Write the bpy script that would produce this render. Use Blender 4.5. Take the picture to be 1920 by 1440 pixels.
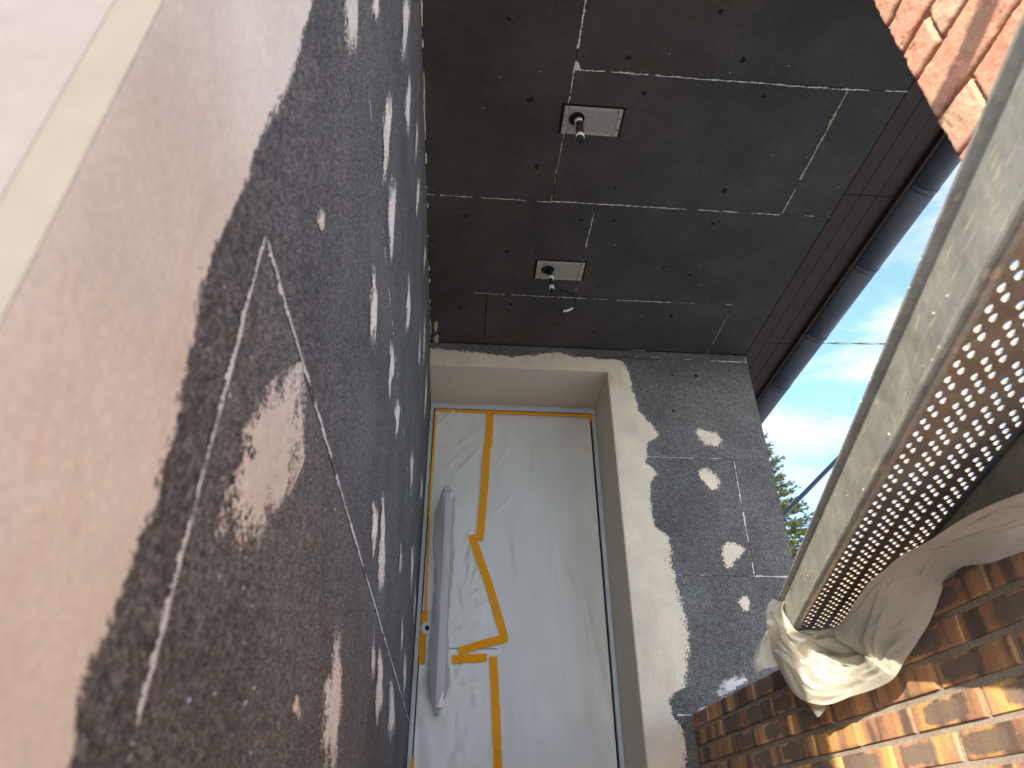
import bpy, bmesh, math, random
import numpy as np
from mathutils import Vector, Matrix
from mathutils import noise as mnoise

random.seed(7)
C = bpy.context.scene.collection
scene = bpy.context.scene
for o in list(bpy.data.objects):
    bpy.data.objects.remove(o)

# ------------------------------------------------------------------ camera
EYE = 1.5                                   # metres of the lens above the ground
YAW, PITCH, ROLL, FPX = 8.49351430e-02, -5.82588139e-01, -8.80978404e-03, 1305.5
PW, PH = 1920, 1440


def _rot(ax, a):
    c, s = math.cos(a), math.sin(a)
    if ax == 'x':
        return np.array([[1, 0, 0], [0, c, -s], [0, s, c]])
    return np.array([[c, -s, 0], [s, c, 0], [0, 0, 1]])


CAMM = _rot('z', ROLL) @ _rot('x', PITCH) @ np.array([[1, 0, 0], [0, 0, -1], [0, 1, 0]], float) @ _rot('z', YAW)

cam_data = bpy.data.cameras.new('camera')
cam = bpy.data.objects.new('camera', cam_data)
C.objects.link(cam)
scene.camera = cam
cam_data.sensor_fit = 'HORIZONTAL'
cam_data.sensor_width = 36
cam_data.lens = FPX / PW * 36
cam_data.clip_start = 0.01
cam_data.clip_end = 3000
cam_data.dof.use_dof = True
cam_data.dof.focus_distance = 2.4
cam_data.dof.aperture_fstop = 8.0
mw = Matrix.Identity(4)
for i in range(3):
    mw[i][0] = CAMM[0][i]
    mw[i][1] = -CAMM[1][i]
    mw[i][2] = -CAMM[2][i]
mw[2][3] = EYE
cam.matrix_world = mw

# ------------------------------------------------------------------ sun, sky, exposure
SUN = Vector((1.0, 1.475, -0.445)).normalized()         # the way the light travels
SUN_EL = math.asin(-SUN.z)
world = bpy.data.worlds.new('World')
scene.world = world
world.use_nodes = True
wn, wl = world.node_tree.nodes, world.node_tree.links
wn.clear()
w_out = wn.new('ShaderNodeOutputWorld')
w_bg = wn.new('ShaderNodeBackground')
w_bg.inputs['Strength'].default_value = 0.15
w_sky = wn.new('ShaderNodeTexSky')
w_sky.sky_type = 'NISHITA'
w_sky.sun_disc = False
w_sky.sun_elevation = SUN_EL
w_sky.sun_rotation = math.atan2(-SUN.x, -SUN.y)
w_sky.altitude = 100
w_sky.air_density = 0.5
w_sky.dust_density = 1.0
w_sky.ozone_density = 2.0
w_tc = wn.new('ShaderNodeTexCoord')
w_map = wn.new('ShaderNodeMapping')
w_map.inputs['Scale'].default_value = (1.0, 1.0, 2.2)
w_noise = wn.new('ShaderNodeTexNoise')
w_noise.inputs['Scale'].default_value = 4.2
w_noise.inputs['Detail'].default_value = 7
w_noise.inputs['Roughness'].default_value = 0.55
w_noise.inputs['Distortion'].default_value = 0.4
w_ramp = wn.new('ShaderNodeValToRGB')
w_ramp.color_ramp.elements[0].position = 0.43
w_ramp.color_ramp.elements[1].position = 0.60
w_mul = wn.new('ShaderNodeMath'); w_mul.operation = 'MULTIPLY'; w_mul.inputs[1].default_value = 0.92
w_mix = wn.new('ShaderNodeMixRGB')
w_mix.inputs['Color2'].default_value = (1.42, 1.42, 1.48, 1)
wl.new(w_tc.outputs['Generated'], w_map.inputs['Vector'])
wl.new(w_map.outputs['Vector'], w_noise.inputs['Vector'])
wl.new(w_noise.outputs['Fac'], w_ramp.inputs['Fac'])
wl.new(w_ramp.outputs['Color'], w_mul.inputs[0])
wl.new(w_mul.outputs[0], w_mix.inputs['Fac'])
wl.new(w_sky.outputs['Color'], w_mix.inputs['Color1'])
wl.new(w_mix.outputs['Color'], w_bg.inputs['Color'])
wl.new(w_bg.outputs['Background'], w_out.inputs['Surface'])

sun_data = bpy.data.lights.new('sun', 'SUN')
sun_data.energy = 2.0
sun_data.angle = math.radians(0.5)
sun_data.color = (1.0, 0.86, 0.66)
sun = bpy.data.objects.new('sun', sun_data)
C.objects.link(sun)
sun.rotation_mode = 'QUATERNION'
sun.rotation_quaternion = SUN.to_track_quat('-Z', 'Y')
sun.location = (-3, -4, 6)

scene.view_settings.view_transform = 'Standard'
scene.view_settings.look = 'None'
scene.view_settings.gamma = 1
scene.view_settings.use_curve_mapping = False
scene.view_settings.exposure = 2.55

# ------------------------------------------------------------------ measuring: photo pixel -> point (relative to the lens)


def ray(u, v):
    return CAMM.T @ np.array([(u - 960) / FPX, (v - 720) / FPX, 1.0])


def at_x(u, v, x):
    d = ray(u, v); return Vector(d * x / d[0])


def at_y(u, v, y):
    d = ray(u, v); return Vector(d * y / d[1])


def at_z(u, v, z):
    d = ray(u, v); return Vector(d * z / d[2])


# ------------------------------------------------------------------ object helpers
OFF = Vector((0, 0, EYE))


def tag(o, label, cat, group=None, kind=None):
    if label:
        o['label'] = label
    if cat:
        o['category'] = cat
    if group:
        o['group'] = group
    if kind:
        o['kind'] = kind
    return o


def thing(name, base, label, cat, group=None):
    """an Empty at the thing's base (given relative to the lens)"""
    o = bpy.data.objects.new(name, None)
    o.empty_display_size = 0.1
    C.objects.link(o)
    o.location = Vector(base) + OFF
    return tag(o, label, cat, group)


def wloc(o):
    p = Vector(o.location)
    if o.parent:
        p += wloc(o.parent)
    return p


def link_at(o, world_pos, parent):
    C.objects.link(o)
    if parent:
        o.parent = parent
        o.location = world_pos - wloc(parent)
    else:
        o.location = world_pos
    return o


def build(name, verts, faces, mat, parent=None, origin=None, smooth=False, edge=None):
    """one mesh object; verts relative to the lens"""
    verts = [Vector(v) for v in verts]
    if origin is None:
        lo = Vector((min(v.x for v in verts), min(v.y for v in verts), min(v.z for v in verts)))
        hi = Vector((max(v.x for v in verts), max(v.y for v in verts), max(v.z for v in verts)))
        origin = Vector(((lo.x + hi.x) / 2, (lo.y + hi.y) / 2, lo.z))
    origin = Vector(origin)
    me = bpy.data.meshes.new(name)
    me.from_pydata([tuple(v - origin) for v in verts], [], faces)
    me.update()
    if edge is not None:
        at = me.attributes.new('edge', 'FLOAT', 'POINT')
        at.data.foreach_set('value', edge)
    if smooth:
        for p in me.polygons:
            p.use_smooth = True
    mats = mat if isinstance(mat, (list, tuple)) else [mat]
    for m in mats:
        me.materials.append(m)
    o = bpy.data.objects.new(name, me)
    return link_at(o, origin + OFF, parent)


def build_bm(name, bm, mat, parent=None, origin=None, smooth=False):
    bm.verts.ensure_lookup_table()
    vs = [v.co.copy() for v in bm.verts]
    for i, v in enumerate(bm.verts):
        v.index = i
    fs = [[v.index for v in f.verts] for f in bm.faces]
    bm.free()
    return build(name, vs, fs, mat, parent, origin, smooth)


def box_bm(lo, hi, bevel=0.0, seg=1, bm=None):
    new = bm is None
    if new:
        bm = bmesh.new()
    lo, hi = Vector(lo), Vector(hi)
    r = bmesh.ops.create_cube(bm, size=1)
    for v in r['verts']:
        v.co = Vector((lo[i] + (v.co[i] + 0.5) * (hi[i] - lo[i]) for i in range(3)))
    if bevel > 0:
        es = list({e for v in r['verts'] for e in v.link_edges})
        bmesh.ops.bevel(bm, geom=es, offset=bevel, segments=seg, affect='EDGES', profile=0.6)
    return bm


def box(name, lo, hi, mat, parent=None, bevel=0.0, seg=1):
    return build_bm(name, box_bm(lo, hi, bevel, seg), mat, parent)


def tube(name, pts, r, mat, parent=None, n=12, caps=True, rfun=None):
    pts = [Vector(p) for p in pts]
    vs, fs = [], []
    up = Vector((0, 0, 1))
    prev = None
    for i, p in enumerate(pts):
        t = (pts[min(i + 1, len(pts) - 1)] - pts[max(i - 1, 0)]).normalized()
        if prev is None:
            a = up if abs(t.dot(up)) < 0.9 else Vector((1, 0, 0))
            prev = (a - t * a.dot(t)).normalized()
        else:
            prev = (prev - t * prev.dot(t)).normalized()
        b = t.cross(prev)
        rr = r if rfun is None else rfun(i / (len(pts) - 1)) * r
        for k in range(n):
            an = 2 * math.pi * k / n
            vs.append(p + (prev * math.cos(an) + b * math.sin(an)) * rr)
    for i in range(len(pts) - 1):
        for k in range(n):
            k2 = (k + 1) % n
            fs.append((i * n + k, i * n + k2, (i + 1) * n + k2, (i + 1) * n + k))
    if caps:
        fs.append(tuple(reversed(range(n))))
        fs.append(tuple((len(pts) - 1) * n + k for k in range(n)))
    o = build(name, vs, fs, mat, parent, smooth=True)
    return o


# ------------------------------------------------------------------ materials
class NT:
    def __init__(self, name):
        self.m = bpy.data.materials.new(name)
        self.m.use_nodes = True
        self.t = self.m.node_tree
        self.n = self.t.nodes
        self.n.clear()
        self.out = self.n.new('ShaderNodeOutputMaterial')

    def new(self, kind, **kw):
        nd = self.n.new(kind)
        for k, v in kw.items():
            if k in nd.inputs.keys():
                nd.inputs[k].default_value = v
            else:
                setattr(nd, k, v)
        return nd

    def link(self, a, b):
        self.t.links.new(a, b)

    def pos(self, scale=(1, 1, 1), rot=(0, 0, 0), obj=False):
        if obj:
            g = self.new('ShaderNodeTexCoord').outputs['Object']
        else:
            g = self.new('ShaderNodeNewGeometry').outputs['Position']
        mp = self.new('ShaderNodeMapping')
        mp.inputs['Scale'].default_value = scale
        mp.inputs['Rotation'].default_value = rot
        self.link(g, mp.inputs['Vector'])
        return mp.outputs['Vector']

    def noise(self, vec, scale, detail=4, rough=0.55, dist=0.0):
        nd = self.new('ShaderNodeTexNoise')
        nd.inputs['Scale'].default_value = scale
        nd.inputs['Detail'].default_value = detail
        nd.inputs['Roughness'].default_value = rough
        nd.inputs['Distortion'].default_value = dist
        self.link(vec, nd.inputs['Vector'])
        return nd.outputs['Fac']

    def voro(self, vec, scale, feature='F1', out='Distance', rnd=1.0):
        nd = self.new('ShaderNodeTexVoronoi')
        nd.feature = feature
        nd.inputs['Scale'].default_value = scale
        nd.inputs['Randomness'].default_value = rnd
        self.link(vec, nd.inputs['Vector'])
        return nd.outputs[out]

    def ramp(self, fac, stops, interp='LINEAR'):
        nd = self.new('ShaderNodeValToRGB')
        cr = nd.color_ramp
        cr.interpolation = interp
        while len(cr.elements) < len(stops):
            cr.elements.new(0.5)
        for e, (p, c) in zip(cr.elements, stops):
            e.position = p
            if not isinstance(c, (tuple, list)):
                c = (c, c, c)
            e.color = (*c, 1)
        self.link(fac, nd.inputs['Fac'])
        return nd.outputs['Color']

    def math(self, op, a, b=None, clamp=False):
        nd = self.new('ShaderNodeMath')
        nd.operation = op
        nd.use_clamp = clamp
        for i, x in enumerate((a, b)):
            if x is None:
                continue
            if isinstance(x, (int, float)):
                nd.inputs[i].default_value = x
            else:
                self.link(x, nd.inputs[i])
        return nd.outputs[0]

    def mix(self, fac, a, b, mode='MIX'):
        nd = self.new('ShaderNodeMixRGB')
        nd.blend_type = mode
        for s, x in (('Fac', fac), ('Color1', a), ('Color2', b)):
            if isinstance(x, (int, float)):
                nd.inputs[s].default_value = x if s == 'Fac' else (x, x, x, 1)
            elif isinstance(x, (tuple, list)):
                nd.inputs[s].default_value = (*x, 1)
            else:
                self.link(x, nd.inputs[s])
        return nd.outputs['Color']

    def bump(self, h, strength=0.5, dist=0.002, normal=None):
        nd = self.new('ShaderNodeBump')
        nd.inputs['Strength'].default_value = strength
        nd.inputs['Distance'].default_value = dist
        self.link(h, nd.inputs['Height'])
        if normal is not None:
            self.link(normal, nd.inputs['Normal'])
        return nd.outputs['Normal']

    def bsdf(self, col, rough=0.8, metal=0.0, normal=None, spec=0.3, **kw):
        nd = self.new('ShaderNodeBsdfPrincipled')
        for s, x in (('Base Color', col), ('Roughness', rough), ('Metallic', metal), ('Specular IOR Level', spec)):
            if isinstance(x, (int, float)):
                nd.inputs[s].default_value = x
            elif isinstance(x, (tuple, list)):
                nd.inputs[s].default_value = (*x, 1)
            else:
                self.link(x, nd.inputs[s])
        for k, v in kw.items():
            nd.inputs[k].default_value = v
        if normal is not None:
            self.link(normal, nd.inputs['Normal'])
        return nd.outputs['BSDF']

    def done(self, sh):
        self.link(sh, self.out.inputs['Surface'])
        return self.m

    def rand(self):
        return self.new('ShaderNodeObjectInfo').outputs['Random']


def mat_plain(name, col, rough=0.7, metal=0.0, var=0.12, scale=40, bump=0.15, dist=0.001, spec=0.3):
    t = NT(name)
    p = t.pos()
    n = t.noise(p, scale, 5)
    c = t.mix(t.ramp(n, [(0.3, 1 - var), (0.7, 1 + var)]), 0.0, 1.0)
    f = t.ramp(n, [(0.3, tuple(x * (1 - var) for x in col)), (0.7, tuple(min(1, x * (1 + var)) for x in col))])
    return t.done(t.bsdf(f, rough, metal, t.bump(n, bump, dist), spec))


def mat_eps(name='graphite_polystyrene', stops=((0.31, (0.018, 0.0176, 0.0172)), (0.46, (0.100, 0.097, 0.093)), (0.55, (0.172, 0.167, 0.160)), (0.67, (0.32, 0.312, 0.30))), spec=0.15, cell=(0.70, 1.28), gs=350):
    """graphite polystyrene board: sanded beads, scuffs, white crumbs"""
    t = NT(name)
    p = t.pos()
    vb = t.new('ShaderNodeTexVoronoi'); vb.inputs['Scale'].default_value = 290
    t.link(p, vb.inputs['Vector'])
    grain = t.noise(p, gs, 2, 0.7)
    big = t.noise(p, 5, 3, 0.6)
    mid = t.noise(p, 70, 2, 0.6)
    v = t.math('ADD', t.math('MULTIPLY', grain, 0.82), t.math('MULTIPLY', mid, 0.18))
    base = t.ramp(v, list(stops))
    base = t.mix(1.0, base, t.ramp(vb.outputs['Color'], [(0.05, cell[0]), (0.95, cell[1])]), 'MULTIPLY')
    base = t.mix(1.0, base, t.ramp(big, [(0.3, 0.82), (0.7, 1.2)]), 'MULTIPLY')
    base = t.mix(1.0, base, t.ramp(t.rand(), [(0.0, 0.92), (1.0, 1.10)]), 'MULTIPLY')
    vs_ = t.new('ShaderNodeTexVoronoi'); vs_.inputs['Scale'].default_value = 26
    t.link(p, vs_.inputs['Vector'])
    spc = t.new('ShaderNodeSeparateColor')
    t.link(vs_.outputs['Color'], spc.inputs[0])
    spm = t.math('MULTIPLY', t.math('LESS_THAN', vs_.outputs['Distance'], 0.045), t.math('GREATER_THAN', spc.outputs[0], 0.80))
    base = t.mix(spm, base, (0.62, 0.62, 0.64))
    nr = t.bump(t.math('SUBTRACT', v, t.math('MULTIPLY', vb.outputs['Distance'], 0.4)), 0.9, 0.003)
    return t.done(t.bsdf(base, 0.75, 0, nr, spec))


def mat_coat(name, col, soft=0.35, rag=0.9, scale=170, comb=0.0):
    """cement base coat spread over the boards; its rim frays into bare board ('edge' runs 0 inside to 1 at the rim)"""
    t = NT(name)
    p = t.pos()
    a = t.new('ShaderNodeAttribute'); a.attribute_name = 'edge'
    e = a.outputs['Fac']
    n1 = t.noise(p, scale, 3, 0.65)
    n2 = t.noise(p, scale * 0.16, 2, 0.6)
    n = t.math('ADD', t.math('MULTIPLY', n1, 0.62), t.math('MULTIPLY', n2, 0.38))
    v = t.math('SUBTRACT', t.math('ADD', t.math('SUBTRACT', 1.0, e), t.math('MULTIPLY', t.math('SUBTRACT', n, 0.5), rag * 2.6)), soft)
    al = t.math('MULTIPLY', v, 9.0, clamp=True)
    big = t.noise(p, 7, 3, 0.6)
    fine = t.noise(p, 230, 2, 0.6)
    c = t.ramp(big, [(0.3, tuple(x * 0.88 for x in col)), (0.7, tuple(min(1, x * 1.08) for x in col))])
    c = t.mix(1.0, c, t.ramp(fine, [(0.3, 0.90), (0.7, 1.06)]), 'MULTIPLY')
    st_ = t.noise(t.pos((1, 1, 0.28)), 24, 3, 0.65, 0.6)
    c = t.mix(t.ramp(st_, [(0.56, 0.0), (0.75, 0.5)]), c, tuple(x * f for x, f in zip(col, (0.80, 0.66, 0.58))))
    pv_ = t.new('ShaderNodeTexVoronoi'); pv_.inputs['Scale'].default_value = 34
    t.link(p, pv_.inputs['Vector'])
    pc = t.new('ShaderNodeSeparateColor'); t.link(pv_.outputs['Color'], pc.inputs[0])
    pm = t.math('MULTIPLY', t.math('LESS_THAN', t.math('ADD', pv_.outputs['Distance'], t.math('MULTIPLY', fine, 0.06)), 0.085), t.math('GREATER_THAN', pc.outputs[0], 0.84))
    c = t.mix(t.math('MULTIPLY', pm, 0.55), c, tuple(x * 0.4 for x in col))
    nr = t.bump(t.math('ADD', fine, t.math('MULTIPLY', n2, 1.5)), 0.35, 0.0012)
    b = t.bsdf(c, 0.88, 0, nr, 0.15)
    tr = t.new('ShaderNodeBsdfTransparent').outputs[0]
    mx = t.new('ShaderNodeMixShader')
    t.link(al, mx.inputs[0]); t.link(tr, mx.inputs[1]); t.link(b, mx.inputs[2])
    return t.done(mx.outputs[0])


def mat_hole():
    t = NT('fixing_hole')
    p = t.pos()
    a = t.new('ShaderNodeAttribute'); a.attribute_name = 'edge'
    n = t.noise(p, 160, 3, 0.6)
    v = t.math('SUBTRACT', t.math('ADD', t.math('SUBTRACT', 1.0, a.outputs['Fac']), t.math('MULTIPLY', t.math('SUBTRACT', n, 0.5), 1.7)), 0.42)
    al = t.math('MULTIPLY', v, 5.0, clamp=True)
    b = t.bsdf((0.012, 0.011, 0.010), 0.9)
    tr = t.new('ShaderNodeBsdfTransparent').outputs[0]
    mx = t.new('ShaderNodeMixShader')
    t.link(al, mx.inputs[0]); t.link(tr, mx.inputs[1]); t.link(b, mx.inputs[2])
    return t.done(mx.outputs[0])


def mat_brick():
    t = NT('flamed_brick')
    po = t.pos(obj=True)
    pw = t.pos()
    r = t.rand()
    comb = t.new('ShaderNodeCombineXYZ')
    t.link(t.math('MULTIPLY', r, 50.0), comb.inputs[0])
    t.link(t.math('MULTIPLY', r, 31.0), comb.inputs[1])
    add = t.new('ShaderNodeVectorMath'); add.operation = 'ADD'
    t.link(po, add.inputs[0]); t.link(comb.outputs[0], add.inputs[1])
    mp = t.new('ShaderNodeMapping'); mp.inputs['Scale'].default_value = (0.4, 17, 2.5)
    t.link(add.outputs[0], mp.inputs['Vector'])
    band = t.noise(mp.outputs[0], 1.0, 2, 0.5)
    soft = t.noise(add.outputs[0], 60, 4, 0.6)
    fine = t.noise(pw, 380, 4, 0.65)
    v = t.math('ADD', band, t.math('MULTIPLY', t.math('SUBTRACT', soft, 0.5), 0.16))
    c = t.ramp(v, [(0.30, (0.095, 0.068, 0.056)), (0.40, (0.125, 0.086, 0.068)), (0.45, (0.27, 0.150, 0.095)), (0.53, (0.35, 0.185, 0.105)),
                   (0.58, (0.42, 0.25, 0.10)), (0.70, (0.45, 0.285, 0.10))])
    # dark fired heart of the brick face
    sx = t.new('ShaderNodeSeparateXYZ'); t.link(po, sx.inputs[0])
    yy = t.math('MULTIPLY', t.math('ABSOLUTE', t.math('ADD', sx.outputs[1], t.math('MULTIPLY', t.math('SUBTRACT', r, 0.5), 0.07))), 1 / 0.055)
    zz = t.math('MULTIPLY', t.math('ABSOLUTE', t.math('SUBTRACT', sx.outputs[2], 0.020)), 1 / 0.0165)
    rr = t.math('ADD', t.math('POWER', yy, 4.0), t.math('POWER', zz, 4.0))
    heart = t.ramp(t.math('ADD', rr, t.math('MULTIPLY', t.math('SUBTRACT', soft, 0.5), 1.6)), [(0.45, 1.0), (1.1, 0.0)])
    on = t.math('GREATER_THAN', t.math('FRACT', t.math('MULTIPLY', r, 7.31)), 0.34)
    c = t.mix(t.math('MULTIPLY', t.math('MULTIPLY', heart, on), 0.90), c, (0.135, 0.108, 0.092))
    c = t.mix(1.0, c, t.ramp(fine, [(0.3, 0.72), (0.7, 1.25)]), 'MULTIPLY')
    c = t.mix(1.0, c, t.ramp(t.math('FRACT', t.math('MULTIPLY', r, 3.7)), [(0, 0.98), (1, 1.38)]), 'MULTIPLY')
    nr = t.bump(t.math('ADD', fine, soft), 0.5, 0.0015)
    return t.done(t.bsdf(c, 0.85, 0, nr, 0.2))


def mat_mortar():
    t = NT('sandy_mortar')
    p = t.pos()
    n = t.noise(p, 300, 4, 0.7)
    b = t.noise(p, 9, 4)
    c = t.ramp(n, [(0.3, (0.20, 0.17, 0.145)), (0.7, (0.42, 0.37, 0.32))])
    c = t.mix(1.0, c, t.ramp(b, [(0.3, 0.8), (0.7, 1.15)]), 'MULTIPLY')
    return t.done(t.bsdf(c, 0.95, 0, t.bump(n, 0.8, 0.003), 0.1))


def mat_stone():
    t = NT('split_sandstone')
    pw = t.pos()
    r = t.rand()
    big = t.noise(pw, 14, 5, 0.6, 0.6)
    fine = t.noise(pw, 190, 5, 0.7)
    vein = t.noise(t.pos((1, 0.5, 2.2)), 26, 5, 0.65, 1.2)
    c1 = t.ramp(r, [(0.0, (0.42, 0.20, 0.145)), (0.35, (0.40, 0.215, 0.16)), (0.7, (0.38, 0.235, 0.18)), (1.0, (0.44, 0.185, 0.125))])
    c2 = t.mix(t.ramp(big, [(0.44, 0.0), (0.66, 0.6)]), c1, (0.36, 0.285, 0.195))
    c2 = t.mix(t.ramp(vein, [(0.28, 0.6), (0.35, 0.0)]), c2, (0.16, 0.085, 0.05))
    c2 = t.mix(1.0, c2, t.ramp(fine, [(0.25, 0.68), (0.7, 1.15)]), 'MULTIPLY')
    h = t.math('ADD', t.math('MULTIPLY', fine, 0.5), t.math('MULTIPLY', vein, 1.5))
    return t.done(t.bsdf(c2, 0.9, 0, t.bump(h, 0.5, 0.003), 0.15))


def mat_galv():
    t = NT('galvanised_steel')
    p = t.pos()
    sp = t.voro(p, 120, out='Color')
    spv = t.ramp(sp, [(0, 0.85), (1, 1.12)])
    big = t.noise(p, 18, 5, 0.65)
    dirt = t.noise(p, 60, 5, 0.7)
    scr = t.noise(t.pos((140, 18, 22), (0.3, 0.2, 0.5)), 1.0, 2, 0.5)
    c = t.ramp(big, [(0.3, (0.265, 0.275, 0.262)), (0.55, (0.375, 0.385, 0.365)), (0.75, (0.45, 0.45, 0.40))])
    c = t.mix(1.0, c, spv, 'MULTIPLY')
    c = t.mix(t.ramp(dirt, [(0.60, 0.0), (0.72, 0.55)]), c, (0.52, 0.47, 0.38))
    rust = t.noise(p, 33, 4, 0.6)
    c = t.mix(t.ramp(rust, [(0.70, 0.0), (0.76, 0.8)]), c, (0.42, 0.16, 0.06))
    sc1 = t.noise(t.pos((30, 30, 260), (0.5, 0.25, 0.2)), 1.0, 1, 0.5)
    c = t.mix(t.ramp(sc1, [(0.665, 0.0), (0.69, 0.8)]), c, (0.62, 0.56, 0.44))
    rg = t.ramp(scr, [(0.3, 0.38), (0.7, 0.62)])
    return t.done(t.bsdf(c, rg, 0.45, t.bump(t.math('ADD', scr, dirt), 0.25, 0.0008), 0.5))


def mat_film(name, col, alpha=0.12, rough=0.3, trans=0.25, fine=60, bk=0.18):
    """polythene sheet: milky, slightly glossy, a little light passes through"""
    t = NT(name)
    p = t.pos()
    n = t.noise(p, fine, 4, 0.6, 0.5)
    big = t.noise(t.pos((1, 1, 0.35)), 6, 4, 0.55, 0.8)
    c = t.ramp(big, [(0.3, tuple(x * 0.92 for x in col)), (0.7, tuple(min(1, x * 1.06) for x in col))])
    nr = t.bump(n, bk, 0.002 if bk < 0.3 else 0.006)
    b = t.bsdf(c, rough, 0, nr, 0.36)
    tl = t.new('ShaderNodeBsdfTranslucent')
    t.link(c, tl.inputs['Color'])
    m1 = t.new('ShaderNodeMixShader'); m1.inputs[0].default_value = trans
    t.link(b, m1.inputs[1]); t.link(tl.outputs[0], m1.inputs[2])
    tr = t.new('ShaderNodeBsdfTransparent').outputs[0]
    m2 = t.new('ShaderNodeMixShader'); m2.inputs[0].default_value = alpha
    t.link(m1.outputs[0], m2.inputs[1]); t.link(tr, m2.inputs[2])
    return t.done(m2.outputs[0])


def mat_perforated(cx, cy):
    """sheet steel pierced by a fine 3 mm grid (too small to build)"""
    t = NT('perforated_plate')
    p = t.pos((1, 1, 0))
    sx = t.new('ShaderNodeSeparateXYZ'); t.link(p, sx.inputs[0])
    def cell(s):
        return t.math('ABSOLUTE', t.math('SUBTRACT', t.math('FRACT', t.math('MULTIPLY', s, 300)), 0.5))
    a, b = cell(sx.outputs[0]), cell(sx.outputs[1])
    d = t.math('ADD', t.math('MULTIPLY', a, a), t.math('MULTIPLY', b, b))
    hole = t.math('LESS_THAN', d, 0.06)
    n = t.noise(p, 50, 4)
    c = t.ramp(n, [(0.3, (0.36, 0.34, 0.30)), (0.7, (0.42, 0.40, 0.355))])
    c = t.mix(hole, c, (0.06, 0.055, 0.05))
    return t.done(t.bsdf(c, 0.5, 0.2, None, 0.4))


EPS = mat_eps()
EPS_SHADED = mat_eps('graphite_polystyrene_shaded', ((0.32, (0.046, 0.042, 0.037)), (0.50, (0.076, 0.069, 0.061)), (0.68, (0.118, 0.108, 0.096))), 0.10, (0.90, 1.10), 420)  # darker, warmer copy of the boards: ceiling shade and bounce put into the colour
COAT_WARM = mat_coat('base_coat_warm', (0.85, 0.775, 0.66), 0.38, 0.85, 190)
COAT_DAB = mat_coat('adhesive_dab', (0.82, 0.745, 0.645), 0.46, 1.15, 210)
COAT_THIN = mat_coat('base_coat_scraped', (0.76, 0.68, 0.59), 0.62, 1.25, 330)
COAT_WALL = mat_coat('base_coat_door', (0.80, 0.70, 0.535), 0.36, 0.95, 150)
COAT_SMEAR = mat_coat('base_coat_smear', (0.72, 0.70, 0.66), 0.60, 1.2, 220)
REVEAL = mat_plain('reveal_coat', (0.68, 0.61, 0.50), 0.85, 0, 0.06, 60, 0.25, 0.0015, 0.15)
HOLE = mat_hole()
FILL_PALE = mat_coat('pale_joint_foam', (0.74, 0.73, 0.70), 0.36, 1.25, 330)
FILL_AMBER = mat_coat('amber_joint_foam', (0.50, 0.43, 0.30), 0.34, 1.2, 330)
DARK_GAP = mat_plain('dark_void', (0.012, 0.011, 0.010), 0.95)
BRICK = mat_brick()
MORTAR = mat_mortar()
STONE = mat_stone()
GALV = mat_galv()
FRAME = mat_plain('grey_frame_paint', (0.52, 0.56, 0.58), 0.45, 0, 0.05, 30, 0.05)
LEAF = mat_plain('grey_door_paint', (0.5, 0.51, 0.49), 0.5, 0, 0.05, 20, 0.05)
GASKET = mat_plain('black_gasket', (0.02, 0.02, 0.02), 0.7)
FILM = mat_film('masking_film', (0.745, 0.74, 0.665), 0.08, 0.40, 0.0)
FILM_WARM = mat_film('masking_film_folded', (0.75, 0.74, 0.65), 0.08, 0.30, 0.0)
WRAP = mat_film('handle_wrap', (0.50, 0.48, 0.48), 0.62, 0.2, 0.15, 120)
SHEET = mat_film('protective_sheet', (0.66, 0.65, 0.575), 0.02, 0.42, 0.40, 42, 0.55)
TAPE = mat_plain('orange_tape', (0.86, 0.34, 0.004), 0.6, 0, 0.08, 90, 0.12, 0.001, 0.1)
BAR = mat_plain('pull_bar_foil', (0.80, 0.74, 0.71), 0.4, 0, 0.05, 60, 0.05)
STEEL = mat_plain('brushed_steel', (0.66, 0.64, 0.58), 0.3, 0.6, 0.05)
PLATE_RIM = mat_plain('plate_rim', (0.42, 0.40, 0.355), 0.5, 0.2, 0.08, 70)
PLATE = mat_perforated(0, 0)
RUBBER = mat_plain('black_conduit', (0.018, 0.017, 0.018), 0.55)
WHITE_TAPE = mat_plain('white_tape', (0.80, 0.79, 0.75), 0.5)
SOFFIT = mat_plain('brown_soffit_board', (0.050, 0.027, 0.021), 0.55, 0, 0.18, 12, 0.1)
GUTTER = mat_plain('slate_grey_gutter', (0.115, 0.122, 0.138), 0.6, 0.0, 0.12, 10, 0.05)
RENDER_PINK = mat_plain('pink_render', (0.165, 0.150, 0.155), 0.9, 0, 0.06, 60, 0.25, 0.002, 0.1)
RENDER_EDGE = mat_plain('corner_render', (0.155, 0.144, 0.132), 0.9, 0, 0.06, 40, 0.2, 0.002, 0.1)
CONCRETE = mat_plain('step_concrete', (0.58, 0.57, 0.55), 0.9, 0, 0.18, 25, 0.4, 0.003, 0.1)
PALE_BOUNCE = mat_plain('pale_bounce_ground', (0.52, 0.54, 0.545), 0.9, 0, 0.2, 3, 0.4, 0.004, 0.1)
DARKTUBE = mat_plain('dark_tube', (0.055, 0.065, 0.08), 0.5, 0.3, 0.15)
CABLE = mat_plain('green_cable', (0.12, 0.17, 0.17), 0.6)
BARK = mat_plain('spruce_bark', (0.10, 0.065, 0.045), 0.9)


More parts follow.
